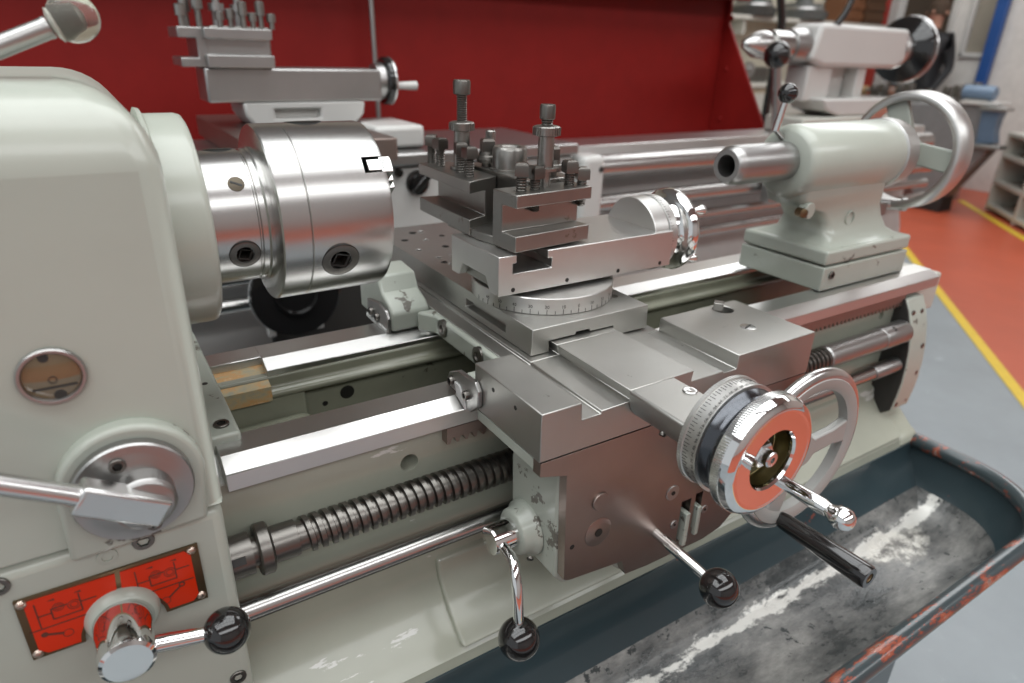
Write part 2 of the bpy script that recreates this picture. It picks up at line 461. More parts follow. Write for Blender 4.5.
# clear knob lever on top
kn = thing('knob_lever', (-.11, 1.0, -.05), 'grey lever rod with clear plastic ball knob standing on the headstock top', 'lever')
k0 = Vector((-.125, 1.0, -.0475)); k1 = Vector((.0255, 1.0, .0165)); dk = (k1-k0).normalized()
b = B(); b.tube([k0, k1-dk*.0275], .0118, 24); b.lathe(k1-dk*.032, dk, [(0, .0125), (.004, .0125), (.005, .012)], 24); b.build('lever_rod', 'dull', kn)
m_, nt_, bs_ = nodes('clear_plastic'); sset(bs_, Base_Color=(.97, .95, .84, 1), Roughness=.04, Transmission_Weight=.88, IOR=1.2)
b = B(); b.sphere(k1, .0275, 40); b.build('ball_knob', m_, kn)['label'] = 'clear plastic ball knob'
b = B(); b.lathe(k1-dk*.026, dk, [(0, .012)] + [(.004+.0024*i+.0012*j, .0200-.0006*i-(.0016 if j else 0)) for i in range(12) for j in (0, 1)] + [(.034, .008), (.036, 0)], 24); b.build('threaded_insert', 'white', kn)
b = B(); b.lathe((-.125, 1.0, -.060), (0, 0, 1), [(0, .03), (.022, .028), (.026, .02), (.026, 0)], 32); b.build('lever_boss', 'paint', kn)

# ================================================================ CHUCK
AX, AZ = 1.10, -.2553
ck = thing('chuck', (.25, AX, AZ-.1376), 'polished steel lathe chuck mounted on the headstock spindle', 'chuck')
b = B(); b.lathe((.135, AX, AZ), (1, 0, 0), [(0, .100), (.001, .101), (.067, .1015), (.069, .099), (.0705, .099), (.0725, .1015), (.080, .1015), (.083, .104), (.092, .104)], 112, True)
b = b; sp = b.build('spindle_nose', 'chuckm', ck)
b = B(); b.lathe((.222, AX, AZ), (1, 0, 0), [(0, .100), (0, .122), (.0035, .1355), (.006, .1375), (.0455, .1375), (.047, .1360), (.0485, .1375), (.170, .1375), (.1765, .1355), (.1775, .133), (.1775, .03), (.12, .03)], 144, False)
body = b.build('chuck_body', 'chuckm', ck, smooth=25)
def radial(ang): return Vector((0, -math.cos(ang), math.sin(ang)))   # ang measured up from the operator side
ja = math.radians(38)
def jaw_cut(a):
    d = radial(a); t = Vector((0, math.sin(a), math.cos(a)))
    c = B(); c.obox(Vector((.384, AX, AZ))+d*.095, (1, 0, 0), d, t, .0205, .06, .0135); return c
cut(body, *[jaw_cut(ja+i*2*PI/3) for i in range(3)])
for i in range(3):
    a = ja+i*2*PI/3; d = radial(a); t = Vector((0, math.sin(a), math.cos(a)))
    b = B(); o0 = Vector((0, AX, AZ))
    b.obox(o0+Vector((.3912, 0, 0))+d*.094, (1, 0, 0), d, t, .0198, .0418, .0095)
    b.obox(o0+Vector((.4005, 0, 0))+d*.094, (1, 0, 0), d, t, .0085, .0418, .0131)
    for q, (r0, r1, x1) in enumerate(((.108, .1355, .4105), (.082, .106, .420), (.056, .08, .430))):
        b.obox(o0+Vector(((.405+x1)/2, 0, 0))+d*((r0+r1)/2), (1, 0, 0), d, t, (x1-.405)/2, (r1-r0)/2, .0135)
    b.build('jaw', 'satin', ck, bevel=.001)
# key sockets on the body and cam locks on the nose
def sock(x, ang, R, r, par, nm, sq=True):
    d = radial(ang); o = Vector((x, AX, AZ)) + d*(R-.004)
    b = B(); 
    b.ringtube(o, d, [(-.01, r), (.0043, r), (.0050, r-.002), (.0050, r*.62), (.002, r*.56), (-.01, r*.54)], 36)
    b.m(1).ringtube(o, d, [(-.01, r+.0012), (.0040, r+.0012), (.0040, r-.001), (-.01, r-.001)], 36)
    b.m(1).lathe(o, d, [(.0052, r*.6), (.004, r*.45), (-.012, r*.42), (-.012, 0)], 4 if sq else 6, False, a0=.5)
    return b.build(nm, ['dark2', 'hole'], par)
a_key = math.atan2(-.3097-AZ, AX-.9738)
def bore(x, ang, R, rr):
    d = radial(ang); o = Vector((x, AX, AZ)); return B().cyl(o+d*(R-.025), o+d*(R+.02), rr, 24)
cut(body, *[bore(.312, a_key+i*2*PI/3, .1375, .0165) for i in range(3)])
for i in range(3): sock(.312, a_key+i*2*PI/3, .1375, .0285, ck, 'key_socket')
a_cam = math.atan2(-.2909-AZ, AX-1.0055)
cut(sp, *[bore(.179, a_cam+i*2*PI/3, .1015, .0125) for i in range(3)])
for i in range(3): sock(.179, a_cam+i*2*PI/3, .1015, .0215, ck, 'cam_lock')
d = radial(math.atan2(-.1913-AZ, AX-1.0215)); o = Vector((.1826, AX, AZ)) + d*.1005
b = B(); b.lathe(o, d, [(-.005, .0115), (.0014, .0115), (.0018, .0105), (.0018, 0)], 28); b.m(1).obox(o+d*.0019, (.9, -.25, -.35), d.cross(Vector((.9, -.25, -.35))), d, .0085, .0016, .0004); b.build('grub_screw', ['darkscrew', 'hole'], ck)

# ================================================================ BED
bed = thing('lathe_bed', (1.1, 1.1, -1.14), 'cream lathe bed casting carrying two bright steel ways', 'lathe bed')
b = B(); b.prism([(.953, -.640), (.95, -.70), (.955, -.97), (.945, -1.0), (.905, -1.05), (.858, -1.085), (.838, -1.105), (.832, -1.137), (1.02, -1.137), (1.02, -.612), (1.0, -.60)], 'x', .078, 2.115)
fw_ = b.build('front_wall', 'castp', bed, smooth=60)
b = B(); b.prism([(.958, -.5907), (1.012, -.5885), (1.012, -.612), (.97, -.641), (.926, -.637), (.926, -.6062)], 'x', .0925, 2.165)
b.build('front_way', 'bright', bed, bevel=.0012, smooth=12, seg=1)
b = B()
b.prism([(1.283, -.590), (1.35, -.590), (1.35, -.62), (1.25, -.62), (1.248, -.604)], 'x', .232, 2.165)
b.prism([(1.291, -.590), (1.35, -.590), (1.35, -.62), (1.291, -.62)], 'x', .132, .232)
b.build('rear_way', 'bright', bed, bevel=.0012, smooth=12, seg=1)
b = B()
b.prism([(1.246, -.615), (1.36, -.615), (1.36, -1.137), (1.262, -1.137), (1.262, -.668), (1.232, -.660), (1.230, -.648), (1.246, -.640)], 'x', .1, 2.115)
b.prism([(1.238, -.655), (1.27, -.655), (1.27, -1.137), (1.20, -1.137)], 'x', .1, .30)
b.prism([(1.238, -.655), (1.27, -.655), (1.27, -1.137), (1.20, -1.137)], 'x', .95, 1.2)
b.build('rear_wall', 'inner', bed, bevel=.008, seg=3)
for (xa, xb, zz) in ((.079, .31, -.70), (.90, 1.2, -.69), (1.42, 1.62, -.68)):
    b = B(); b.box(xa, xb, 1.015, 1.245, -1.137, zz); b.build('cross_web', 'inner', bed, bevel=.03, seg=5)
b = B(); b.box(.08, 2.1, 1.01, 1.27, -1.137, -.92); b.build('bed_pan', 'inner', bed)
b = B(); b.box(.0785, .133, .992, 1.46, -.70, -.5745); gb = b.build('end_block', 'worn', bed, bevel=.006, seg=3)
b = B(); b.socket((.110, 1.027, -.5747), (0, 0, 1), .0125, .002, .003); b.build('cap_screw', ['dark2', 'hole'], gb)
for y in (1.19, 1.33):
    b = B(); b.lathe((.112, y, -.5748), (0, 0, 1), [(0, .005), (.0008, .005), (.0008, 0)], 14); b.build('pin_hole', 'hole', gb)
b = B(); b.prism([(1.226, -.628), (1.292, -.606), (1.292, -.66), (1.226, -.66)], 'x', .133, .232); b.build('rusty_ledge', 'rust_paint', bed)
# casting bosses and holes in the walls
for (x, z, q) in ((.395, -.70, .016), (.345, -.715, .006)):
    b = B(); b.lathe((x, 1.2625, z), (0, -1, 0), [(-.004, q), (.0008, q), (.0008, 0)], 20); b.build('wall_hole', 'hole', bed)
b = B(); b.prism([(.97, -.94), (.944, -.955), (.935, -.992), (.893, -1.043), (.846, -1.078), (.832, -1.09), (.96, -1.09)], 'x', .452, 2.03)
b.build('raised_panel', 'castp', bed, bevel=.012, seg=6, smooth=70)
cut(fw_, B().cyl((.402, .90, -.702), (.402, 1.0, -.702), .0175, 28), B().cyl((1.93, .9, -.70), (1.93, .965, -.70), .012, 20))
# rack under the front way
b = B(); pts = [(.47, -.640), (.47, -.674)]; x = .476
while x < 1.99:
    pts += [(x, -.674), (x+.0045, -.662), (x+.0095, -.662), (x+.014, -.674)]; x += .0185
pts += [(2.0, -.674), (2.0, -.640)]
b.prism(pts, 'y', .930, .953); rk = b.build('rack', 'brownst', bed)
# bracket carrying the screw and rod
rb = [(.952, -.652), (.925, -.652), (.905, -.69), (.888, -.74), (.876, -.80), (.870, -.86), (.869, -.91), (.872, -.96), (.878, -1.01), (.90, -1.028), (.955, -1.02)]
b = B(); b.prism(rb, 'x', 2.0, 2.095); br = b.build('end_bracket', 'worn', bed, bevel=.005, smooth=40)
b = B(); b.prism([(y+.003, z) for y, z in rb[1:-1]] + [(.953, -1.01), (.953, -.66)], 'x', 1.994, 2.001); b.build('shade_oil_face', 'ink', br)  # dark sheet paints the shade and oil on the bracket's end face
for (x, y, z) in ((2.018, .902, -.692), (2.066, .902, -.695), (2.072, .8745, -.80), (2.072, .8695, -.89), (2.072, .8755, -.985), (2.018, .875, -.99)):
    b = B(); b.lathe((x, y+.004, z), (0, -1, 0), [(0, .0085), (.004, .0085), (.0045, .007), (.0045, 0)], 18); b.build('bracket_screw', 'dark2', br)
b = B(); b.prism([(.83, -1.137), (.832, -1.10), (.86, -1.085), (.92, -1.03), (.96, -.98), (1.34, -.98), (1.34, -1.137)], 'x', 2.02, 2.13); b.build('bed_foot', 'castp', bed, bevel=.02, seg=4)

# ================================================================ LEAD SCREW AND FEED ROD
LY, LZ = .907, -.7455
ls = thing('lead_screw', (.9, LY, LZ-.045), 'thick dark threaded lead screw running along the front of the bed', 'lead screw')
b = B(); n = 36; pitch = .0174; x0 = .181; turns = int((1.62-x0)/pitch)
prof = [(0, .0248), (.30, .0244), (.42, .0310), (.88, .0310)]
rows = []
for k in range(turns*1+1):
    for (f, r) in prof: rows.append((k+f, r))
grid = []
for (tt, r) in rows:
    ring = []
    for j in range(n):
        a = 2*PI*j/n
        ring.append(b.v((x0+(tt+j/n)*pitch, LY+r*math.cos(a), LZ+r*math.sin(a))))
    grid.append(ring)
for i in range(len(grid)-1):
    for j in range(n-1): b.face([grid[i][j], grid[i][j+1], grid[i+1][j+1], grid[i+1][j]])
    if i+4 < len(grid)-0 and i+5 < len(grid):
        b.face([grid[i+4][0], grid[i+5][0], grid[i+1][n-1], grid[i][n-1]])
b.build('thread', 'dark2', ls, smooth=20)
b = B(); b.lathe((.074, LY, LZ), (1, 0, 0), [(0, .034), (.034, .034), (.034, .024), (.052, .024), (.066, .024), (.066, .0300), (.105, .0300), (.106, .0255), (.118, .025)], 40)
b.build('shaft', 'dark2', ls)
b = B(); b.lathe((.116, LY, LZ), (1, 0, 0), [(0, .039), (.003, .042), (.019, .042), (.022, .039), (.022, .02)], 72); b.build('knurled_collar', 'dark2', ls)
b = B(); b.obox((.085, LY-.027, LZ+.012), (1, 0, 0), (0, .8, -.5), (0, .5, .8), .010, .010, .006); b.build('dog_key', 'hole', ls)
b = B(); b.lathe((1.60, LY, LZ), (1, 0, 0), [(0, .029), (.004, .0325), (.26, .0325), (.261, .034), (.266, .0352), (.385, .0352), (.391, .032), (.391, 0)], 48); b.build('coupling', 'dull', ls)
b = B(); b.lathe((1.905, LY-.0165, LZ+.0287), (0, -.5, .87), [(0, .008), (.002, .008), (.002, 0)], 14); b.build('grub_screw', 'hole', ls)
fr = thing('feed_rod', (.95, .90, -.876), 'smooth bright feed rod below the lead screw, with a keyway along it', 'feed rod')
RZ = -.8525
b = B(); b.cyl((.0745, .90, RZ), (1.985, .90, RZ), .0192, 32); b.build('rod', 'chuckm', fr)
b = B(); b.box(.08, 1.86, .8814, .8838, RZ-.0075, RZ-.0055); b.build('keyway', 'ink', fr)
b = B(); b.lathe((1.86, .90, RZ), (1, 0, 0), [(0, .017), (0, .021), (.004, .023), (.128, .023), (.132, .02)], 36); b.build('collar', 'dull', fr)
# ================================================================ CARRIAGE (saddle + apron)
Y0 = .7014
ca = thing('carriage', (.85, .85, -.94), 'steel carriage saddle with apron, straddling the bed in the middle', 'carriage')
front = [(.515, -.5945), (.515, -.5072), (.5925, -.5072), (.594, -.5387), (.634, -.5387), (.634, -.5335), (.700, -.5325), (.692, -.5110), (.8416, -.5105), (.838, -.5315), (.9215, -.5315), (.9225, -.5355), (.958, -.5355), (.958, -.5072), (1.187, -.5072), (1.187, -.5985)]
b = B(); b.prism(front, 'y', Y0, .9085); sad = b.build('saddle_front', 'plate', ca, bevel=.0016)
cut(sad, B().cyl((1.118, .881, -.535), (1.118, .881, -.48), .0225, 32))
bridge = [(.603, -.585), (.603, -.5405), (.634, -.5387), (.634, -.5335), (.700, -.5325), (.692, -.5110), (.8416, -.5105), (.838, -.5315), (.958, -.5355), (.958, -.585)]
b = B(); b.prism(bridge, 'y', .9085, 1.70); b.build('saddle_bridge', 'plate', ca, bevel=.0014)
# painted casting of the bridge beneath the machined guide and the wing over the rear way
b = B(); b.prism([(.592, .9095), (.592, 1.22), (.565, 1.262), (.962, 1.262), (.945, 1.22), (.945, .9095)], 'z', -.588, -.5425); b.build('bridge_casting', 'worn', ca, bevel=.006, seg=3)
b = B(); b.prism([(1.275, -.588), (1.275, -.545), (1.29, -.528), (1.33, -.512), (1.35, -.478), (1.42, -.472), (1.47, -.49), (1.47, -.588)], 'x', .512, .604); b.build('rear_wing', 'worn', ca, bevel=.006, seg=3)
b = B(); b.prism([(1.275, -.588), (1.275, -.545), (1.29, -.528), (1.33, -.512), (1.35, -.478), (1.42, -.472), (1.47, -.49), (1.47, -.588)], 'x', .95, 1.10); b.build('rear_wing', 'worn', ca, bevel=.006, seg=3)
b = B(); b.box(.522, .592, .9095, .955, -.587, -.548); b.build('way_shoe', 'worn', ca, bevel=.004)
for (y, z) in ((1.185, -.560), (1.03, -.562)):
    b = B(); b.lathe((.5925, y, z), (-1, 0, 0), [(-.004, .020), (.004, .020), (.005, .017), (.005, .009), (.001, .008), (.001, 0)], 24); b.build('plug_screw', 'dark2', ca)
# wipers
def wiper(x, poly, screws, felt):
    b = B(); b.prism(poly, 'x', x-.009, x); w = b.build('way_wiper', 'dull', ca, bevel=.002)
    for (y, z) in screws:
        b = B(); b.socket((x-.009, y, z), (-1, 0, 0), .0088, .008, .005); b.build('socket_screw', ['dark2', 'hole'], w)
    b = B(); b.prism(felt, 'x', x-.0125, x-.0075); b.build('wiper_strip', 'felt', w)
wiper(.5145, [(.908, -.604), (.880, -.580), (.879, -.550), (.892, -.536), (.955, -.540), (.990, -.558), (1.0, -.586), (.958, -.5885), (.926, -.604)], ((.918, -.573), (.975, -.569)), [(.921, -.6042), (.953, -.5892), (.962, -.565), (.945, -.566), (.927, -.588)])
wiper(.5115, [(1.279, -.588), (1.279, -.556), (1.29, -.540), (1.33, -.532), (1.40, -.545), (1.40, -.588)], ((1.333, -.568), (1.368, -.566)), [(1.284, -.5895), (1.40, -.5885), (1.40, -.580), (1.284, -.582)])
# small fittings of the saddle
for (x, y) in ((.5148, .845), (.5148, .775)):
    b = B(); b.lathe((.5151, y, -.531), (-1, 0, 0), [(0, .0042), (.0006, .0042), (.0006, 0)], 14); b.build('pin_hole', 'hole', sad)
b = B(); b.lathe((1.0845, .786, -.5076), (0, 0, 1), [(0, .0165), (.0012, .0162), (.0016, .0145), (.0016, 0)], 32); b.m(1).obox((1.0845, .786, -.5058), (.95, .3, 0), (-.3, .95, 0), (0, 0, 1), .014, .0016, .0004); b.build('oil_plug', ['satin', 'hole'], sad)
b = B(); b.obox((1.108, .886, -.512), (.8, .6, 0), (-.6, .8, 0), (0, 0, 1), .0105, .0105, .022); b.build('lock_bolt', 'dark', sad, bevel=.0014)
# apron
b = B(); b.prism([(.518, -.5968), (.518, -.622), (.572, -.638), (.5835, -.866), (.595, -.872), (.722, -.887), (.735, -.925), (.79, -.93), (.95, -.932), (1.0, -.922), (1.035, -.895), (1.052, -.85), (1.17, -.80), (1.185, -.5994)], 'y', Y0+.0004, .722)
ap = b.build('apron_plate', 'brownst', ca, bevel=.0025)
b = B(); b.prism([(.575, -.60), (.572, -.70), (.578, -.875), (.60, -.90), (.72, -.915), (.74, -.935), (1.0, -.935), (1.16, -.82), (1.18, -.60)], 'y', .7225, .868)
ab = b.build('apron_body', 'worn', ca, bevel=.006, seg=3)
b = B(); b.prism([(.516, -.5965), (1.185, -.60), (1.185, -.61), (.56, -.63), (.518, -.618)], 'y', .722, .90); b.build('apron_top', 'worn', ca)
cut(ap, B().box(.866, .893, .68, .74, -.905, -.805), B().box(.905, .925, .68, .74, -.885, -.80))
b = B(); b.box(.86, .955, .7205, .7235, -.90, -.75); b.build('slot_recess', 'hole', ap)
for (xa, xb, za, zb) in ((.877, .889, -.915, -.835), (.909, .920, -.90, -.83)):
    b = B(); b.box(xa, xb, .6935, .72, za, zb); b.build('gate_bar', 'worn', ap, bevel=.002)
def fdisc(nm, x, z, r, mat, hole=True, t=.003):
    b = B(); b.lathe((x, Y0+.001, z), (0, -1, 0), [(0, r), (t*.7, r), (t, r*.93), (t, 0)], 36)
    if hole: b.m(1).lathe((x, Y0-t+.0006, z), (0, -1, 0), [(0, r*.28), (.0008, r*.28), (.0008, 0)], 16)
    return b.build(nm, [mat, 'hole'], ap)
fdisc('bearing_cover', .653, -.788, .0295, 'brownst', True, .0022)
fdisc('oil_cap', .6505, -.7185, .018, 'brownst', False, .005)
fdisc('pivot_cover', .834, -.770, .0165, 'dull', True)
fdisc('socket_screw', .852, -.853, .0095, 'dull', True); fdisc('socket_screw', .937, -.849, .0095, 'dull', True)
fdisc('pin_hole', .596, -.797, .005, 'hole', False, .001)
# feed lever with bent rod on the left face
FX, FY, FZ = .572, .811, -.820
b = B(); b.lathe((FX+.002, FY, FZ), (-1, 0, 0), [(0, .054), (.010, .053), (.015, .046), (.030, .044), (.034, .040), (.034, 0)], 48)
bs = b.build('lever_boss', 'worn', ab, smooth=60)
b = B(); b.socket((FX-.018, FY-.044, FZ-.032), (-.5, -.7, -.5), .0065, .004, .004); b.build('socket_screw', ['dark2', 'hole'], bs)
fl = B(); fl.lathe((FX-.03, FY, FZ), (-1, 0, 0), [(0, .0275), (.044, .0275), (.049, .026), (.050, .0235), (.050, 0)], 40)
fl = fl.build('feed_lever', 'chrome', ab); fl['label'] = 'chrome feed lever with bent rod and black ball'

b = B(); b.tube([(.508, .80, -.822), (.506, .775, -.820), (.504, .755, -.819), (.501, .741, -.823), (.497, .730, -.835), (.494, .718, -.852), (.491, .709, -.88), (.490, .702, -.925)], [.0105, .0105, .0105, .0103, .010, .0098, .0096, .0092], 20)
b.build('lever_rod', 'chrome', fl)
b = B(); b.sphere((.490, .6998, -.9535), .0375, 44); b.build('ball_knob', 'black', fl)
# short selector lever
g0 = Vector((.803, .7025, -.853)); g1 = Vector((.8164, .55, -.873))
b = B(); b.tube([g0, g0.lerp(g1, .5), g1], [.0105, .0105, .0085], 20); sl = b.build('selector_lever', 'chrome', ap)
b = B(); b.sphere(g1, .0350, 44); b.build('ball_knob', 'black', sl)

# ================================================================ BIG CARRIAGE HANDWHEEL
hw = thing('handwheel', (1.09, .62, -.885), 'large silver painted spoked handwheel with long black grip on the apron front', 'handwheel')
wc = Vector((1.09, .62, -.71))
b = B(); rr = []
for k in range(20):
    t = 2*PI*k/20; rr.append((.014*math.sin(t), .1555 + .0215*math.cos(t)))
b.ringtube(wc, (0, -1, 0), rr, 96); wheel = b.build('rim', 'satin', hw, smooth=60)
b = B(); b.ringtube(wc, (0, -1, 0), [(.0125, .160), (.0152, .158), (.0152, .143), (.010, .1335), (-.010, .1335), (-.012, .14), (.004, .15)], 96); b.build('rim_web', 'alu', hw, smooth=50)
b = B(); b.lathe(wc+Vector((0, .03, 0)), (0, -1, 0), [(-.02, .034), (.01, .036), (.035, .036), (.042, .032), (.042, .0)], 40); b.build('hub', 'alu', hw)
for a in (4, 124, 244):
    d = Vector((math.cos(math.radians(a)), 0, math.sin(math.radians(a)))); t = Vector((-d.z, 0, d.x))
    b = B(); i0 = wc+d*.028; i1 = wc+d*.139
    for (w0, w1) in ((.020, .024),):
        vs = []
        for p, w in ((i0, .020), (wc+d*.09, .019), (i1, .028)):
            for yy in (-.010, .008):
                vs.append([b.v(p+t*w+Vector((0, yy, 0))), b.v(p-t*w+Vector((0, yy, 0)))])
        for q in (0, 2):
            A0, A1, B0, B1 = vs[q], vs[q+1], vs[q+2], vs[q+3]
            b.face([A0[0], A0[1], B0[1], B0[0]]); b.face([A1[1], A1[0], B1[0], B1[1]]); b.face([A0[0], B0[0], B1[0], A1[0]]); b.face([A0[1], A1[1], B1[1], B0[1]])
        b.face([vs[0][0], vs[1][0], vs[1][1], vs[0][1]]); b.face([vs[4][0], vs[4][1], vs[5][1], vs[5][0]])
    b.build('spoke', 'alu', hw, bevel=.004)
b = B(); b.lathe((1.057, .617, -.857), (0, -1, 0), [(-.012, .012), (.004, .012), (.008, .0155), (.02, .0175), (.10, .0205), (.17, .0225), (.196, .0225), (.2015, .0205), (.2015, .0105)], 40, False)
gp = b.build('grip', 'black', hw)
b = B(); b.lathe((1.057, .4185, -.857), (0, -1, 0), [(0, .0145), (.0015, .0135), (.0015, .010), (-.001, .009), (-.001, 0)], 28); b.build('grip_screw', 'brass', gp)
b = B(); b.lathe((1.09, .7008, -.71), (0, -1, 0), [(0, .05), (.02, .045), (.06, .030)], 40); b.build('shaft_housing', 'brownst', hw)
# ================================================================ CROSS SLIDE AND ITS HANDWHEEL
cs = thing('cross_slide', (.793, 1.33, -.54), 'flat steel cross slide with small tapped holes, under the compound rest', 'cross slide')
b = B(); b.prism([(.6465, -.5318), (.6480, -.479), (.9365, -.479), (.9395, -.5305), (.8440, -.5305), (.8470, -.5085), (.787, -.5085), (.785, -.503), (.752, -.503), (.750, -.5085), (.6865, -.5085), (.6885, -.5318)], 'y', .926, 1.735)
o = b.build('slide_body', 'plate', cs, bevel=.0016)
holes = [(.684, 1.50), (.70, 1.42), (.74, 1.66), (.69, 1.60), (.742, 1.58), (.765, 1.66), (.76, 1.50), (.80, 1.60), (.74, 1.42), (.705, 1.36), (.695, 1.38)]
cut(o, B().box(.64, .668, 1.02, 1.185, -.519, -.4995))
for i, (x, y) in enumerate(holes):
    b = B(); r = (.0095, .008, .0105)[i % 3]
    b.lathe((x, y, -.4792), (0, 0, 1), [(0, r), (.0007, r), (.0007, r*.8), (.0002, r*.75), (.0002, 0)], 20)
    b.build('tapped_hole', ['hole' if i % 4 in (2, 3) else 'steel'], o)
b = B(); b.lathe((.905, 1.0, -.4792), (0, 0, 1), [(0, .010), (.0008, .010), (.0008, .006), (.0002, 0)], 20); b.build('gib_screw', 'dark2', o)
ux, uz = .742, -.5214
cw = thing('cross_slide_handwheel', (ux, .55, uz-.1), 'chrome cross slide handwheel with graduated dial and ball crank', 'handwheel')
b = B(); hp = arc(ux, uz, .077, 205-10, 345+10, 20)
hp = [(ux-.077, uz+.050), ] + arc(ux, uz, .077, 180, 360, 24) + [(ux+.077, uz+.050)]
b.prism([(ux-.047, uz+.0105)] + arc(ux, uz, .052, 172, 368, 28) + [(ux+.047, uz+.0105)], 'y', .5535, .7010)
hz = b.build('screw_housing', 'plate', cw, bevel=.002)
b = B(); b.lathe((.7772, .65, uz+.0102), (0, 0, 1), [(0, .0125), (.002, .0125), (.003, .011), (.003, .0045), (.0015, 0)], 28); b.build('oil_nipple', 'satin', hz)
b = B(); b.socket((.705, .63, uz-.036), (-.6, -.3, -.7), .006, .006, .004); b.build('lock_screw', ['dark2', 'hole'], hz)
b = B(); b.lathe((ux, .5550, uz), (0, -1, 0), [(0, .078), (.002, .0895), (.0085, .0895), (.0095, .0875), (.031, .0875), (.033, .089), (.036, .089), (.0365, .085), (.0365, .06)], 96)
dial = b.build('dial', 'steel', cw); dial['label'] = 'graduated dial ring'
b = B()
for k in range(100):
    a = 2*PI*k/100; L = .007 if k % 2 else .010
    d = Vector((math.cos(a), 0, math.sin(a))); t = Vector((-d.z, 0, d.x))
    b.obox(Vector((ux, .5445-L/2, uz))+d*.0876, (0, 1, 0), t, d, L/2, .00042, .0003)
    if k % 2 == 0:
        a2 = a
        def place(x, y, a2=a2):
            th = a2 + x/.0877
            return (ux+.0880*math.cos(th), .5275-y, uz+.0880*math.sin(th))
        text_geo(b, str((k//2*2) % 100), .0078, place)
b.build('graduations', 'ink', dial)
b = B()
for k in range(120):
    a = 2*PI*k/120; d = Vector((math.cos(a), 0, math.sin(a))); t = Vector((-d.z, 0, d.x))
    b.obox(Vector((ux, .5495, uz))+d*.0895, (0, 1, 0), t, d, .0035, .0013, .0008)
b.build('knurling', 'steel', dial)
b = B(); b.lathe((ux, .5190, uz), (0, -1, 0), [(0, .084), (.002, .084), (.010, .077), (.020, .0745), (.026, .078), (.031, .087), (.032, .092), (.032, .03)], 96); b.build('wheel_waist', 'darkchrome', cw, smooth=60)
b = B(); b.ringtube((ux, .4880, uz), (0, -1, 0), [(0, .0925), (.002, .0945), (.016, .0945), (.018, .0938), (.026, .0905), (.0315, .083), (.0321, .079), (.0318, .0765), (.0316, .0755), (.0316, .0745), (.0316, .0495), (.0316, .0485), (.028, .0458), (-.002, .045), (-.002, .07)], 112)
rim = b.build('rim', 'chrome', cw, smooth=30)
b = B()
for k in range(150):
    a = 2*PI*k/150; d = Vector((math.cos(a), 0, math.sin(a))); t = Vector((-d.z, 0, d.x))
    b.obox(Vector((ux, .4790, uz))+d*.0947, (.12*t.x, 1, .12*t.z), t, d, .0068, .0011, .0007)
b.build('knurling', 'satin', rim)
b = B(); b.lathe((ux, .4900, uz), (0, -1, 0), [(0, 0), (0, .036), (.004, .0415), (.024, .0448), (.0255, .0448)], 48, False); b.build('recess', 'goo', cw)
b = B(); b.lathe((ux, .4895, uz), (0, -1, 0), [(0, .026), (.006, .026), (.008, .024), (.008, 0)], 32); b.lathe((ux, .4820, uz), (0, -1, 0), [(0, .0205), (.010, .0205), (.013, .018), (.013, 0)], 6); b.lathe((ux, .4690, uz), (0, -1, 0), [(0, .0125), (.010, .0125), (.012, .0105), (.012, .0045), (.006, .004), (.006, 0)], 24)
b.build('hub_nut', 'satin', cw)
ch = Vector((.783, .4590, -.5740)); 
b = B(); b.lathe(ch+Vector((0, .004, 0)), (0, -1, 0), [(0, .0095), (.012, .0095), (.05, .0112), (.070, .0116), (.077, .0100), (.083, .0105), (.090, .0145), (.098, .0165), (.107, .0155), (.114, .0105), (.1165, .004), (.117, 0)], 32)
b.build('crank_handle', 'chrome', rim, smooth=60)

# ================================================================ COMPOUND REST
dcx, dcy = .793, 1.1075
co_ = thing('compound_rest', (dcx, dcy, -.479), 'steel compound rest with round degree base and small chrome handwheel', 'compound rest')
b = B(); b.lathe((dcx, dcy, -.4788), (0, 0, 1), [(0, .151), (.001, .1525), (.032, .1525), (.034, .151), (.034, 0)], 128); bd = b.build('degree_base', 'steel', co_)
b = B()
for k in range(-14, 15):
    a = math.radians(-96 + k*6.2 - 0); L = .010 if k % 2 == 0 else .007
    d = Vector((math.cos(a), math.sin(a), 0)); t = Vector((-d.y, d.x, 0))
    b.obox(Vector((dcx, dcy, -.4775+L/2))+d*.1525, t, d, (0, 0, 1), .0006, .0004, L/2)
    if k % 2 == 0 and abs(k) <= 12:
        def place(x, y, a=a):
            th = a + x/.153
            return (dcx+.1529*math.cos(th), dcy+.1529*math.sin(th), -.4655+y)
        text_geo(b, str(abs(k)*5 if abs(k) <= 12 else 60), .0095, place)
b.build('degree_marks', 'ink', bd)
b = B(); b.lathe((dcx+.12, dcy+.13, -.4788), (0, 0, 1), [(0, .011), (.03, .011), (.033, .007), (.06, .007), (.06, 0)], 18); b.build('clamp_stud', 'brass', co_)
b = B(); b.box(.66, 1.06, 1.055, 1.155, -.445, -.436); b.prism([(1.034, -.4355), (1.175, -.4355), (1.150, -.41), (1.060, -.41)], 'x', .64, 1.07); b.build('swivel_dovetail', 'dark', co_)
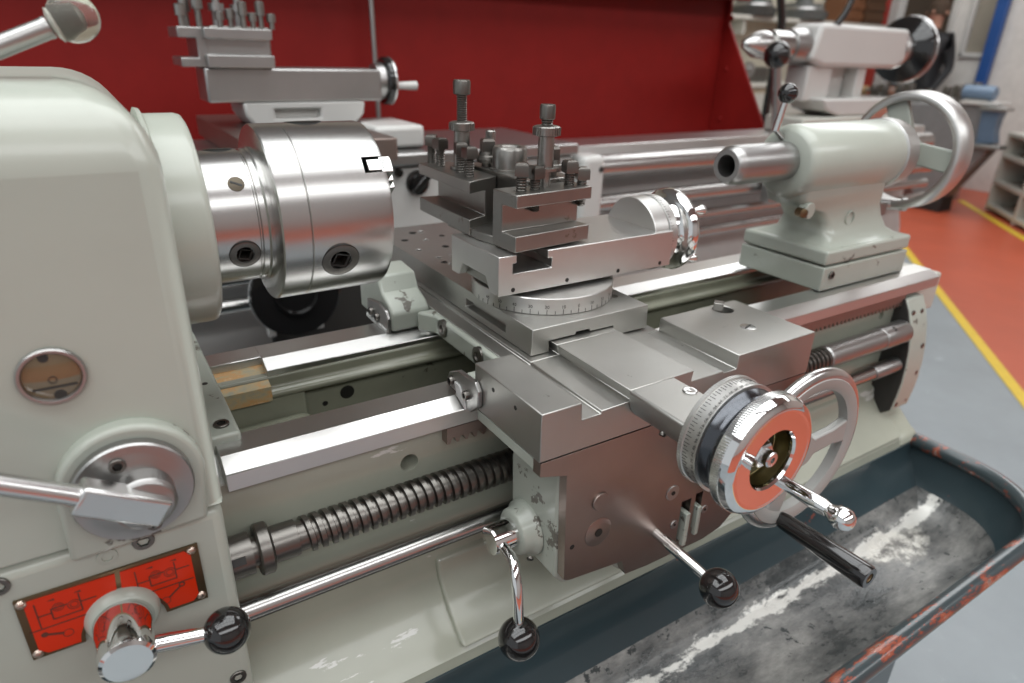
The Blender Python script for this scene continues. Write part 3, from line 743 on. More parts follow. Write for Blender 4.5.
# body: T slot runs front to back, dovetail opening on the left end
b = B(); b.box(.6215, 1.0715, 1.009, 1.199, -.4365, -.3580)
cb = b.build('slide_body', 'steel', co_, bevel=.0018)
cut(cb, B().box(.662, .734, .99, 1.22, -.375, -.35), B().box(.6535, .7445, .99, 1.22, -.3945, -.3745),
    B().prism([(1.032, -.45), (1.178, -.45), (1.150, -.408), (1.058, -.408)], 'x', .60, .70))
for (x, z) in ((.655, -.4268), (.7845, -.4268), (.9194, -.4271), (1.04, -.427)):
    b = B(); b.lathe((x, 1.0092, z), (0, -1, 0), [(0, .0046), (.0006, .0046), (.0006, 0)], 16); b.build('gib_screw', 'hole', cb)
b = B(); b.lathe((.873, 1.094, -.3582), (0, 0, 1), [(0, .0165), (.002, .0165), (.003, .015), (.006, .012), (.0065, .009), (.0065, .004), (.004, 0)], 32); b.build('oil_nipple', 'satin', cb)
b = B(); b.lathe((1.030, 1.103, -.384), (1, 0, 0), [(0, .084), (.002, .0855), (.040, .0855), (.042, .083), (.042, .04)], 72); b.build('end_housing', 'steel', co_)
b = B(); b.lathe((1.073, 1.103, -.384), (1, 0, 0), [(0, .085), (.001, .0865), (.022, .0865), (.0235, .084), (.0245, .074), (.036, .066), (.055, .06)], 72); cd = b.build('dial', 'steel', co_)
b = B()
for k in range(80):
    a = 2*PI*k/80; d = Vector((0, math.cos(a), math.sin(a))); t = Vector((0, -d.z, d.y)); L = .010 if k % 5 == 0 else .006
    b.obox(Vector((1.073+.001+L/2, 1.103, -.384))+d*.0865, (1, 0, 0), t, d, L/2, .0005, .0004)
b.build('graduations', 'ink', cd)
wx = 1.128
b = B(); b.lathe((1.112, 1.103, -.384), (1, 0, 0), [(0, .060), (.010, .064), (.018, .078), (.020, .0835), (.026, .0925), (.036, .0965), (.045, .093), (.049, .084), (.046, .074), (.040, .06), (.040, .026), (.052, .022), (.052, 0)], 96); cwh = b.build('handwheel', 'chrome', co_, smooth=60)
for a in (48, 138, 228, 318):
    o = Vector((1.152, 1.103+.082*math.cos(math.radians(a)), -.384+.082*math.sin(math.radians(a))))
    b = B(); b.lathe(o, (1, 0, 0), [(0, .0055), (.010, .0058), (.020, .0085), (.030, .0115), (.036, .0125), (.042, .0105), (.0455, .005), (.046, 0)], 24); b.build('ball_handle', 'chrome', cwh, smooth=60)

# ================================================================ TOOL POST
TZ0, TZ1 = -.3535, -.2457
tp = thing('tool_post', (.785, 1.20, -.3575), 'dark steel quick change tool post with two holders and many square-headed bolts', 'tool post')
b = B()
cp = [(.7275, 1.092), (.735, 1.087), (.745, 1.094), (.755, 1.087), (.80, 1.0885), (.815, 1.096), (.83, 1.087), (.848, 1.094), (.852, 1.12), (.852, 1.31), (.735, 1.33), (.7275, 1.31)]
b.prism(cp, 'z', -.3575, -.2385); core = b.build('post_core', 'dark', tp, bevel=.002)
b = B(); b.prism([(.647, 1.13), (.66, 1.075), (.70, 1.04), (.80, 1.04), (.84, 1.08), (.85, 1.30), (.68, 1.30), (.645, 1.26)], 'z', -.3576, -.340); b.build('post_foot', 'dark', tp, bevel=.002)
# holders: C section, slot facing outwards
def holder(poly_top, inner, nm):
    """poly_top: plan outline p0 (outer near), p1 (outer far), p2 (inner far), p3 (inner near)"""
    p0, p1, p2, p3 = (Vector((*p, 0)) for p in poly_top)
    z = [TZ0, TZ0+.031, TZ1-.0245, TZ1]
    b = B()
    def sect(t0, t1):
        # quads between t0..t1 across depth (0 outer .. 1 inner)
        return [p0.lerp(p3, t0), p1.lerp(p2, t0), p1.lerp(p2, t1), p0.lerp(p3, t1)]
    prof = [(0, z[0]), (0, z[1]), (inner, z[1]), (inner, z[2]), (0, z[2]), (0, z[3]), (1, z[3]), (1, z[0])]
    A = [b.v((*(p0.lerp(p3, t)).xy, zz)) for t, zz in prof]; D = [b.v((*(p1.lerp(p2, t)).xy, zz)) for t, zz in prof]
    b.face(A[::-1]); b.face(D)
    for i in range(8): b.face([A[i], A[(i+1) % 8], D[(i+1) % 8], D[i]])
    return b.build('tool_holder', 'dark', tp, bevel=.0018)
hr = holder([(.6559, 1.0067), (.8435, 1.0240), (.838, 1.086), (.650, 1.082)], .60, 'r')
hl = holder([(.6422, 1.1590), (.6480, 1.408), (.7260, 1.400), (.7263, 1.196)], .58, 'l')
def sqbolt(x, y, top, par, zb=None, tilt=0, drop=0):
    zb = TZ1 if zb is None else zb
    b = B(); r = .0105
    pr = [(0, r*.86)]; t = 0; L = top-.026-zb
    k = int(L/.0045)
    for i in range(k): pr += [(L*(i+.3)/k, r*.98), (L*(i+.6)/k, r*.98), (L*(i+.95)/k, r*.80)]
    b.lathe((x, y, zb-.001), (0, 0, 1), pr+[(L, r*.8)], 16)
    if drop: b.lathe((x, y, TZ1-.024), (0, 0, -1), [(0, r*.85)]+[(.004*i+.002*j, r*(.98 if j == 0 else .82)) for i in range(5) for j in (0, 1)]+[(drop, r*.6), (drop, 0)], 16)
    s = .0180; a0 = tilt
    b.lathe((x, y, zb+L-.001), (0, 0, 1), [(0, .0105), (.003, .0115), (.003, s), (.020, s), (.0245, s*.88), (.0265, s*.55), (.0265, 0)], 4, True, a0)
    return b.build('square_head_bolt', 'dark2', par, smooth=20)
for (x, y, t, tl) in ((.677, 1.400, -.183, .2), (.676, 1.354, -.185, .9), (.680, 1.266, -.184, .5), (.671, 1.212, -.185, .75)): sqbolt(x, y, t, hl, None, tl)
for (x, y, t, tl, dr) in ((.688, 1.0425, -.193, .2, 0), (.722, 1.0465, -.201, .9, .003), (.808, 1.0535, -.197, .6, 0), (.839, 1.052, -.212, .4, .020)): sqbolt(x, y, t, hr, None, tl, dr)
def stud(x, y, par, zc, zk, zs, zt, rc, rk, rb_):
    b = B(); b.lathe((x, y, TZ1-.001), (0, 0, 1), [(0, .0115), (zc-TZ1, .0115)], 20)
    b.lathe((x, y, zc), (0, 0, 1), [(0, .026), (.005, .026), (.006, rb_+.001), (zk-zc, rb_)], 32)
    st = b.build('height_stop', 'dark', par)
    b = B(); nk = 30
    b.lathe((x, y, zk), (0, 0, 1), [(0, .020), (.002, rk), (.0165, rk), (.018, rk-.0015), (.0195, rk*.7), (.0195, 0)], 40)
    for k in range(nk):
        a = 2*PI*k/nk; d = Vector((math.cos(a), math.sin(a), 0)); b.obox(Vector((x, y, zk+.0092))+d*rk, d, (-d.y, d.x, 0), (0, 0, 1), .0014, .0013, .0070)
    b.build('knurled_nut', 'dark', st)
    b = B(); L = zs-zk-.018; k = int(L/.0045); pr = [(0, .011)]
    for i in range(k): pr += [(L*(i+.3)/k, .0112), (L*(i+.6)/k, .0112), (L*(i+.95)/k, .0092)]
    b.lathe((x, y, zk+.018), (0, 0, 1), pr+[(L, .010)], 20); 
    b.lathe((x, y, zs), (0, 0, 1), [(0, rc*.85), (.002, rc*.98), (zt-zs-.004, rc), (zt-zs, rc*.9), (zt-zs, rc*.6), (zt-zs-.012, rc*.55), (zt-zs-.012, 0)], 32)
    b.build('cap_screw', 'dark2', st)
stud(.701, 1.300, hl, TZ1+.001, -.166, -.0935, -.0645, .0185, .0262, .0172)
stud(.757, 1.066, hr, -.215, -.152, -.122, -.095, .0150, .0255, .0152)
# centre nut and clamp bolts on top of the core
b = B(); b.lathe((.768, 1.212, -.2386), (0, 0, 1), [(0, .041), (.004, .041), (.005, .037), (.042, .037), (.046, .035), (.049, .0335), (.049, .029), (.048, .024), (.044, .0225), (.044, 0)], 48); b.build('centre_nut', 'dark', core)
def clampb(x, y, s):
    b = B(); b.lathe((x, y, -.2386), (0, 0, 1), [(0, .012), (.008, .012), (.009, .022), (.016, .0235), (.022, .022), (.024, .019), (.032, .017)], 28)
    b.lathe((x, y, -.2066), (0, 0, 1), [(0, s), (.021, s), (.026, s*.8), (.026, 0)], 4, True, .5); b.build('clamp_bolt', 'dark2', core, smooth=25)
clampb(.748, 1.272, .019); clampb(.815, 1.125, .018)
b = B(); b.cyl((.775, 1.305, -.2386), (.775, 1.305, -.168), .011, 20, ch=.002); b.build('locking_pin', 'dark', core)
b = B(); b.cyl((.822, 1.155, -.2386), (.822, 1.155, -.185), .011, 20, ch=.002); b.build('locking_pin', 'dark', core)

# ================================================================ TAILSTOCK
ts = thing('tailstock', (1.85, 1.11, -.59), 'cream tailstock with bored steel quill and spoked handwheel, on the nearest lathe bed', 'tailstock')
b = B(); b.prism([(1.640, .985), (2.05, .985), (2.05, 1.265), (1.640, 1.265)], 'z', -.588, -.521); b.build('base_plate', 'worn', ts, bevel=.004, seg=3)
# upper casting: foot, waist and barrel
b = B(); b.prism([(1.640, .985), (2.05, .985), (2.05, 1.265), (1.640, 1.265)], 'z', -.516, -.475); b.build('foot', 'worn', ts, bevel=.008, seg=4)
bm_ = B()
def secs(levels):
    rings = []
    for (x0, x1, y0, y1, z, r) in levels:
        rings.append([bm_.v((x, y, z)) for x, y in rrect(x0, x1, y0, y1, r, 4)])
    n = len(rings[0])
    for A, D in zip(rings, rings[1:]):
        for k in range(n): bm_.face([A[k], A[(k+1) % n], D[(k+1) % n], D[k]])
    bm_.face(rings[0][::-1]); bm_.face(rings[-1])
secs([(1.66, 2.035, .998, 1.255, -.477, .02), (1.675, 2.02, 1.012, 1.24, -.470, .02), (1.70, 2.0, 1.03, 1.215, -.455, .03), (1.70, 1.985, 1.045, 1.20, -.42, .03), (1.66, 1.965, 1.045, 1.19, -.385, .03), (1.575, 1.95, 1.04, 1.165, -.36, .02), (1.56, 1.94, 1.035, 1.165, -.335, .02), (1.555, 1.93, 1.03, 1.17, -.29, .02)])
bm_.build('pedestal', 'paint', ts, smooth=60)
b = B(); b.lathe((1.535, AX, AZ+.004), (1, 0, 0), [(0, .045), (0, .076), (.005, .084), (.014, .090), (.03, .0945), (.405, .0955), (.411, .094), (.411, .04)], 72); b.build('barrel', 'paint', ts, smooth=50)
b = B(); b.lathe((1.318, AX, AZ+.008), (1, 0, 0), [(.07, .020), (.0, .0265), (0, .038), (.002, .041), (.014, .0465), (.024, .0485), (.24, .0485), (.24, .02)], 56, False); q = b.build('quill', 'dull', ts)
b = B(); b.lathe((1.386, AX, AZ+.008), (-1, 0, 0), [(0, .0205), (0, 0)], 24); b.build('bore_end', 'hole', q)
b = B(); b.lathe((1.946, AX, AZ+.004), (1, 0, 0), [(0, .092), (.004, .099), (.040, .099), (.042, .093), (.044, .096), (.062, .096), (.066, .09), (.066, .03), (.13, .028)], 64); b.build('end_cap', 'steel', ts)
tw = Vector((2.115, AX, AZ+.004))
b = B(); b.ringtube(tw, (1, 0, 0), [(-.030, .144), (-.036, .153), (-.034, .163), (-.026, .170), (.030, .1715), (.042, .166), (.044, .156), (.036, .148)], 96); rim2 = b.build('handwheel_rim', 'steel', ts, smooth=50)
b = B(); b.lathe(tw+Vector((-.03, 0, 0)), (1, 0, 0), [(-.02, .03), (0, .042), (.045, .042), (.05, .036), (.05, 0)], 40); b.build('handwheel_hub', 'paint', ts)
for a in (66, 186, 306):
    d = Vector((0, math.cos(math.radians(a)), math.sin(math.radians(a)))); t = Vector((0, -d.z, d.y))
    b = B(); b.obox(tw+d*.093+Vector((-.002, 0, 0)), d, t, (1, 0, 0), .062, .032, .010); b.build('handwheel_spoke', 'paint', ts, bevel=.005, seg=3)
l0 = Vector((1.508, 1.12, -.172)); l1 = Vector((1.522, 1.115, -.085))
b = B(); b.tube([l0+Vector((.05, 0, -.03)), l0, l1], [.011, .010, .0075], 16); lv = b.build('lock_lever', 'satin', ts)
b = B(); b.sphere(l1, .0245, 32); b.build('ball_knob', 'black', lv)
b = B(); b.lathe((1.592, 1.035, -.370), (0, -1, 0), [(-.02, .022), (.001, .022), (.003, .019), (.003, 0)], 28); b.build('screw_boss', 'worn', ts)
b = B(); b.lathe((1.560, 1.03, -.372), (-.3, -1, 0), [(-.02, .012), (.003, .012), (.005, .008), (.005, 0)], 20); b.build('clamp_screw', 'brass', ts)
b = B(); b.ringtube((1.80, 1.0432, -.412), (0, -1, 0), [(0, .021), (.003, .020), (.003, .018), (0, .018)], 32); b.build('core_plug', 'worn', ts)
b = B(); b.socket((1.676, .984, -.545), (0, -1, 0), .011, .002, .004); b.build('set_screw', ['dark2', 'hole'], ts)
b = B(); b.box(2.0, 2.07, 1.09, 1.16, -.44, -.40); b.lathe((2.06, 1.12, -.41), (.6, -.4, 0), [(-.02, .02), (.07, .016), (.075, .02), (.09, .02), (.09, 0)], 20); b.build('clamp_lever', 'dull', ts)
# ================================================================ CHIP TRAY AND STAND
tr = thing('chip_tray', (.6, .63, -1.31), 'dark teal chip tray with worn rolled rim and grey residue, under the carriage', 'chip tray')
def pan_loop(x0, x1, y0, y1, r, z, n=10):
    pts = [(x0, y1, z), (x0, y0, z)]
    pts += [(x1-r+r*math.sin(math.radians(90*k/n)), y0+r-r*math.cos(math.radians(90*k/n)), z) for k in range(n+1)]
    pts += [(x1, y1, z)]
    return pts
def loft(loops, mats, name, par, mi=None, smooth=60, close=True):
    b = B(); R = [[b.v(p) for p in L] for L in loops]; n = len(R[0])
    for i, (A, D) in enumerate(zip(R, R[1:])):
        b.m(mi[i] if mi else 0)
        for k in range(n if close else n-1): b.face([A[k], A[(k+1) % n], D[(k+1) % n], D[k]])
    return b, R
XL = -1.0
loops = [pan_loop(XL, 2.108, .415, .8305, .25, -1.130), pan_loop(XL, 2.106, .418, .8300, .25, -1.165), pan_loop(XL, 2.092, .434, .80, .235, -1.21),
         pan_loop(XL, 2.068, .462, .768, .21, -1.25), pan_loop(XL, 2.045, .50, .742, .18, -1.278), pan_loop(XL, 2.02, .545, .728, .14, -1.293), pan_loop(XL, 1.96, .60, .715, .08, -1.302)]
b, R = loft(loops, None, '', None, mi=[0, 0, 0, 1, 1, 1])
b.m(1); b.face(R[-1])
outer = [pan_loop(XL-.004, 2.114, .408, .834, .254, -1.128), pan_loop(XL-.004, 2.112, .410, .834, .254, -1.168), pan_loop(XL-.004, 2.098, .427, .81, .238, -1.216), pan_loop(XL-.004, 2.05, .492, .75, .19, -1.288), pan_loop(XL-.004, 1.96, .592, .72, .09, -1.312)]
b.m(0); R2 = [[b.v(p) for p in L] for L in outer]; n = len(R2[0])
for A, D in zip(R2, R2[1:]):
    for k in range(n): b.face([A[(k+1) % n], A[k], D[k], D[(k+1) % n]])
b.face(R2[-1][::-1])
for k in range(n): b.face([R[0][(k+1) % n], R[0][k], R2[0][k], R2[0][(k+1) % n]])
b.build('pan', ['teal', 'residue'], tr, smooth=40, weld=False)
path = [p for p in pan_loop(XL, 2.112, .408, .832, .254, -1.125, 16)][1:]
path = [path[0]] + [path[0][:0] + (XL+(2.112-.254-XL)*k/8, .408, -1.125) for k in range(1, 8)] + path[1:]
b = B(); b.tube(path, .0235, 18); b.build('rolled_rim', 'rim', tr, smooth=60)
st = thing('machine_stand', (.4, 1.0, -2.5), 'dark blue grey cabinet stand beneath the chip tray', 'machine stand')
b = B(); b.prism([(XL, .50), (1.60, .50), (1.60, 1.30), (XL, 1.30)], 'z', -2.42, -1.3155); b.build('cabinet', 'teal', st, bevel=.02, seg=4)
b = B(); b.box(XL, 1.7, .54, 1.32, -2.5, -2.415); b.build('plinth', 'teal', st, bevel=.01)
b = B(); b.box(XL, 2.06, .8365, 1.36, -1.3, -1.1385); b.build('top_plinth', 'teal', st, bevel=.008)
b = B(); b.box(XL, 1.98, .84, 1.34, -1.40, -1.3); b.build('top_plate', 'teal', st, bevel=.008)
B().box(2.117, 2.28, .97, 1.36, -.745, -.622).build('end_cover', 'white', bed, bevel=.008)

# ================================================================ SECOND LATHE BEHIND
lb = thing('lathe_bed', (2.4, 3.0, -1.6), 'blurred bed of the second lathe with long horizontal steel ways behind', 'lathe bed')
b = B(); b.prism([(2.80, -.54), (2.82, -.462), (3.1, -.462), (3.1, -.55)], 'x', -1.2, 5.6); b.build('front_way', 'bright', lb, bevel=.006)
b = B(); b.prism([(2.83, -.55), (3.2, -.55), (3.2, -1.6), (2.75, -1.6), (2.80, -1.25), (2.845, -1.1), (2.845, -.62)], 'x', -1.2, 5.6); b.build('bed_casting', plain('grey_machine_enamel', (.52, .51, .49), .4), lb, bevel=.01)
for nm, y, z, r, mt in (('guide_bar', 2.73, -.56, .062, 'chuckm'), ('lead_screw', 2.66, -.735, .045, 'chuckm'), ('feed_rod', 2.66, -.865, .030, 'chuckm'), ('control_rod', 2.64, -.965, .030, 'chuckm')):
    b = B(); b.cyl((-1.2, y, z), (5.5, y, z), r, 28); b.build(nm, mt, lb)
b = B(); b.box(-1.2, 5.6, 2.50, 3.2, -1.68, -1.60); b.build('drip_tray', 'dull', lb, bevel=.01)
sb = thing('lathe_stand', (2.4, 3.0, -2.5), 'pale cabinet base under the second lathe, mostly hidden', 'machine stand')
b = B(); b.box(-1.2, 1.2, 2.7, 3.3, -2.5, -1.685); b.build('left_pedestal', 'white', sb, bevel=.02)
b = B(); b.box(3.8, 5.5, 2.7, 3.3, -2.5, -1.685); b.build('right_pedestal', 'white', sb, bevel=.02)

c2 = thing('carriage', (1.0, 2.7, -1.2), 'blurred pale carriage of the second lathe with black handwheel, behind the chuck', 'carriage')
b = B(); b.box(.35, 1.98, 2.52, 3.2, -.452, -.40); b.build('saddle', 'dull', c2, bevel=.01)
b = B(); b.box(.98, 1.97, 2.55, 2.608, -.99, -.455); b.build('apron', 'white2', c2, bevel=.015, seg=3)
b = B(); b.box(.52, .975, 2.588, 2.608, -1.15, -.455); b.build('dark_gap_panel', 'ink', c2, bevel=.01)  # black panel paints the dark, shaded gap behind the handwheel
for x in (.505, .70): b = B(); b.box(x, x+.03, 2.57, 2.608, -1.10, -.70); b.build('trim_post', 'white2', c2, bevel=.004)
b = B(); b.lathe((1.165, 2.55, -.525), (0, -1, 0), [(0, .052), (.012, .05), (.014, .036), (.03, .034), (.03, 0)], 24); kb = b.build('selector_knob', 'black', c2)
b = B(); b.obox((1.165, 2.51, -.525), (.7, 0, .7), (0, 1, 0), (-.7, 0, .7), .048, .012, .014); b.build('knob_bar', 'black', kb, bevel=.004)
b = B(); b.lathe((1.08, 2.55, -.478), (0, -1, 0), [(0, .018), (.02, .016), (.02, 0)], 20); b.build('button', 'black', c2)
b = B(); b.lathe((.60, 2.588, -.885), (0, -1, 0), [(0, .05), (.09, .045), (.12, .165), (.135, .172), (.150, .168), (.152, .158), (.150, .085), (.165, .082), (.166, .075), (.15, .07), (.15, 0)], 64); cwl = b.build('handwheel', 'black', c2)
b = B(); b.torus((.60, 2.46, -.885), (0, -1, 0), .168, .006, 64, 10); b.torus((.60, 2.444, -.885), (0, -1, 0), .079, .005, 48, 10); b.build('chrome_ring', 'satin', cwl)
b = B(); b.box(1.985, 2.12, 2.48, 2.608, -.93, -.455); b.build('screw_bracket', 'white2', c2, bevel=.03, seg=4)
b = B(); b.lathe((2.09, 2.479, -.52), (0, -1, 0), [(0, .014), (.003, .014), (.003, 0)], 16); b.build('oil_point', 'ink', c2)

s2 = thing('cross_slide', (.8, 2.85, -.40), 'blurred steel cross slide of the second lathe with cream swivel base', 'cross slide')
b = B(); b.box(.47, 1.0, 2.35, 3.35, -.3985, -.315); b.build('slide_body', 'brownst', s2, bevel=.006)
b = B(); b.box(1.02, 1.24, 2.62, 2.95, -.3985, -.305); b.build('end_cover', 'white2', s2, bevel=.02, seg=3)
b = B(); b.prism([(.60, -.3145), (1.0, -.3145), (1.04, -.275), (1.05, -.225), (.565, -.225), (.57, -.27)], 'y', 2.79, 3.05); sbb = b.build('swivel_base', 'white2', s2, bevel=.012, seg=3)
cut(sbb, B().box(.68, .86, 2.75, 2.83, -.285, -.245))
r2 = thing('compound_rest', (.8, 2.9, -.225), 'blurred grey compound rest with black dial, in front of the red guard', 'compound rest')
b = B(); b.box(.445, 1.13, 2.80, 2.99, -.223, -.1005); b.build('slide_body', 'dull', r2, bevel=.008)
b = B(); b.lathe((1.13, 2.895, -.15), (1, 0, 0), [(0, .07), (.035, .075), (.037, .0)], 40); b.build('dial', 'dull', r2)
b = B(); b.lathe((1.168, 2.895, -.15), (1, 0, 0), [(0, .09), (.006, .097), (.030, .097), (.036, .09), (.036, .03), (.05, .03), (.05, 0)], 48); h_ = b.build('handwheel', 'black', r2)
b = B(); b.torus((1.2, 2.895, -.15), (1, 0, 0), .092, .007, 48, 10); b.build('chrome_ring', 'satin', h_)
b = B(); b.lathe((1.2, 2.83, -.165), (1, 0, 0), [(0, .012), (.02, .015), (.10, .019), (.105, .012), (.105, 0)], 20); b.build('grip', 'white2', h_)
t2 = thing('tool_post', (.6, 2.9, -.10), 'blurred grey tool post bristling with bolts, on the second lathe at upper left', 'tool post')
b = B(); b.box(.49, .70, 2.83, 3.02, -.0995, .040); b.build('post_core', 'dark', t2, bevel=.004)
def chold(x0, x1, y0, y1, axis):
    z0, z1 = -.098, .033
    if axis == 'x':
        pr = [(y0, z0), (y0, z0+.042), (y0+.05, z0+.042), (y0+.05, z1-.035), (y0, z1-.035), (y0, z1), (y1, z1), (y1, z0)]
        b = B(); b.prism(pr, 'x', x0, x1)
    else:
        pr = [(x0, z0), (x0, z0+.03), (x0+.06, z0+.03), (x0+.06, z1-.035), (x0, z1-.035), (x0, z1), (x1, z1), (x1, z0)]
        b = B(); b.prism(pr, 'y', y0, y1)
    return b.build('tool_holder', 'dull', t2, bevel=.003)
ha = chold(.455, .69, 2.752, 2.828, 'x'); hb = chold(.375, .47, 2.80, 3.03, 'y')
for (x, y, h) in ((.52, 2.785, .05), (.56, 2.80, .06), (.60, 2.78, .085), (.635, 2.79, .05), (.665, 2.795, .09), (.70, 2.785, .05)):
    b = B(); b.lathe((x, y, .0335), (0, 0, 1), [(0, .010), (h*.5, .010), (h*.5, .017), (h, .017), (h+.004, .012), (h+.004, 0)], 8); b.build('square_head_bolt', 'dark', ha)
for (x, y, h) in ((.40, 2.83, .07), (.425, 2.90, .10), (.46, 2.85, .12)):
    b = B(); b.lathe((x, y, .0335), (0, 0, 1), [(0, .011), (h*.5, .011), (h*.5, .02), (h, .02), (h+.004, .012), (h+.004, 0)], 12); b.build('square_head_bolt', 'dark', hb)
for (x, y, h) in ((.53, 2.88, .16), (.61, 2.90, .18)):
    b = B(); b.lathe((x, y, .0405), (0, 0, 1), [(0, .018), (.05, .018), (.05, .028), (.075, .028), (.075, .013), (h-.03, .013), (h-.03, .02), (h, .02), (h, 0)], 24); b.build('height_stop', 'dull', t2)

w2 = thing('tailstock', (4.5, 2.95, -.46), 'blurred white tailstock of the second lathe with steel centre and black handwheel', 'tailstock')
b = B(); b.prism([(4.02, -.02), (4.07, .195), (5.08, .195), (5.10, -.02), (4.98, -.06), (4.15, -.06)], 'y', 2.82, 3.04); b.build('barrel', 'white2', w2, bevel=.03, seg=3)
b = B(); b.box(4.07, 4.33, 2.86, 3.03, -.27, -.05); b.box(4.62, 4.72, 2.86, 3.03, -.27, -.05); b.box(4.33, 4.62, 2.96, 3.03, -.27, -.05)
b.prism([(4.14, -.25), (5.05, -.25), (5.1, -.30), (5.1, -.36), (4.35, -.36), (4.2, -.32)], 'y', 2.76, 3.04); b.build('pedestal', 'white2', w2, bevel=.015, seg=3)
b = B(); b.box(3.95, 5.15, 2.74, 3.04, -.4615, -.362); b.build('base', 'white', w2, bevel=.012)
b = B(); b.lathe((3.50, 2.95, .058), (1, 0, 0), [(0, 0), (.03, .03), (.13, .075), (.20, .082), (.20, .07), (.24, .07), (.24, .088), (.50, .088), (.52, .075)], 48); b.build('quill', 'chuckm', w2)
b = B(); b.lathe((4.02, 2.95, .058), (1, 0, 0), [(-.10, .10), (0, .11), (.08, .11)], 40); b.build('barrel_nose', 'dull', w2)
b = B(); b.lathe((5.10, 2.95, .065), (1, 0, 0), [(0, .12), (.03, .13), (.07, .12)], 40); b.build('dial', 'steel', w2)
b = B(); b.lathe((5.17, 2.95, .065), (1, 0, 0), [(0, .10), (.03, .12), (.06, .19), (.08, .222), (.12, .226), (.14, .22), (.13, .19), (.10, .1), (.18, .08), (.18, 0)], 64); hh = b.build('handwheel', 'black', w2)
b = B(); b.torus((5.30, 2.95, .065), (1, 0, 0), .220, .011, 64, 10); b.build('chrome_ring', 'satin', hh)
b = B(); b.tube([(4.25, 2.85, .19), (4.28, 2.83, .25), (4.33, 2.80, .42)], [.022, .02, .016], 14); b.build('lock_lever', 'black', w2)
pl_ = thing('control_lever', (3.46, 2.60, -.735), 'upright grey control lever with black ball, in front of the white tailstock', 'lever')
b = B(); b.tube([(3.50, 2.58, -.69), (3.47, 2.58, -.37), (3.37, 2.58, -.03)], [.03, .026, .024], 18); b.build('lever_rod', 'dull', pl_)
b = B(); b.sphere((3.365, 2.58, .005), .072, 32); b.build('ball_knob', 'black', pl_)
b = B(); b.box(3.47, 3.59, 2.54, 2.606, -.82, -.665); b.build('lever_bracket', 'dull', pl_, bevel=.006)

rg_ = thing('splash_guard', (1.4, 3.5, -.55), 'large red sheet metal splash guard standing behind the second lathe', 'splash guard')
b = B(); b.box(-1.4, 4.06, 3.60, 3.62, -.56, .40); b.prism([(3.60, .345), (3.60, .375), (3.40, .362), (3.40, .335)], 'x', -1.4, 4.06); b.build('back_sheet', 'red', rg_, bevel=.003)
b = B(); b.prism([(3.599, .42), (3.56, .42), (3.555, .20), (3.112, -.456), (3.112, -.545), (3.599, -.545)], 'x', 4.05, 4.07); ep = b.build('end_plate', 'red', rg_, bevel=.003)
for (y, z) in ((3.585, .23), (3.57, -.10), (3.56, -.44)):
    b = B(); b.lathe((4.05, y-.05, z), (-1, 0, 0), [(0, .018), (.006, .016), (.009, .008), (.009, 0)], 16); b.build('rivet', 'red', ep)
b = B(); b.box(-1.4, 4.06, 3.22, 3.60, -1.6, -.562); b.build('guard_support', 'dull', rg_)
cp_ = tag(B().tube([(1.386, 3.5, -.40), (1.384, 3.5, -.2), (1.380, 3.5, .0), (1.376, 3.5, .2), (1.372, 3.5, .55)], .013, 12).build('coolant_pipe', 'dull', None), 'thin upright grey coolant pipe in front of the red guard', 'pipe')

# ================================================================ ROOM
FZ0 = -2.5
struct(B().box(-9, 17, -11, 11, FZ0-.1, FZ0).build('floor', 'fgrey', None))
def lx(y): return 6.1 + (y-1.72)*1.225
def quadstrip(y0, y1, o0, o1, z):
    return [(lx(y0)+o0, y0), (lx(y0)+o1, y0), (lx(y1)+o1, y1), (lx(y1)+o0, y1)]
b = B(); b.prism([(lx(-2.0)+.05, -2.0), (17, -2.0), (17, 9.8), (lx(9.8)+.05, 9.8)], 'z', FZ0, FZ0+.004); struct(b.build('floor', 'fred', None))
struct(B().box(-9, 17, -11, -3.3, FZ0, FZ0+.004).build('floor', 'fred', None))
b = B(); b.prism([(lx(-2.0)-.08, -2.0), (lx(-2.0)+.08, -2.0), (lx(9.8)+.08, 9.8), (lx(9.8)-.08, 9.8)], 'z', FZ0+.001, FZ0+.007); struct(b.build('trim_1', 'fyel', None))
struct(B().box(-9, 16, 9.8, 10, FZ0, 5.3).build('wall_back', plain('cream_wall', (.56, .52, .42), .8), None))
struct(B().box(-9, 17, -11.2, -11, FZ0, 5.3).build('wall_front', plain('grey_white_wall', (.45, .45, .44), .8), None))
wallm = plain('white_wall', (.66, .64, .60), .8)
b = B()
for (y0, y1, z0, z1) in ((-11, 7.2, FZ0, 5.3), (7.2, 7.72, FZ0, .15), (7.2, 7.72, 1.8, 5.3), (7.72, 8.06, FZ0, 5.3), (8.06, 9.25, 1.9, 5.3), (9.25, 9.8, FZ0, 5.3)): b.box(16, 16.2, y0, y1, z0, z1)
struct(b.build('wall_right', wallm, None))
b = B()
for (y0, y1, z0, z1) in ((7.18, 7.25, .10, 1.85), (7.67, 7.74, .10, 1.85), (7.18, 7.74, .08, .17), (7.18, 7.74, 1.76, 1.85)): b.box(15.94, 16.05, y0, y1, z0, z1)
wn = struct(b.build('window_1', 'white2', None, bevel=.01))
b = B(); b.box(16.06, 16.09, 7.2, 7.72, .15, 1.8); b.build('window_pane', plain('dim_window', (.30, .27, .22), .15), wn)
b = B()
for (y0, y1, z0, z1) in ((8.0, 8.12, FZ0, 1.95), (9.2, 9.32, FZ0, 1.95), (8.0, 9.32, 1.85, 1.97)): b.box(15.93, 16.05, y0, y1, z0, z1)
struct(b.build('door_1', 'white2', None, bevel=.012))
struct(B().box(17.6, 17.7, 7.0, 10.5, FZ0, 3).build('wall_corridor', plain('brown_wall', (.10, .065, .04), .8), None))
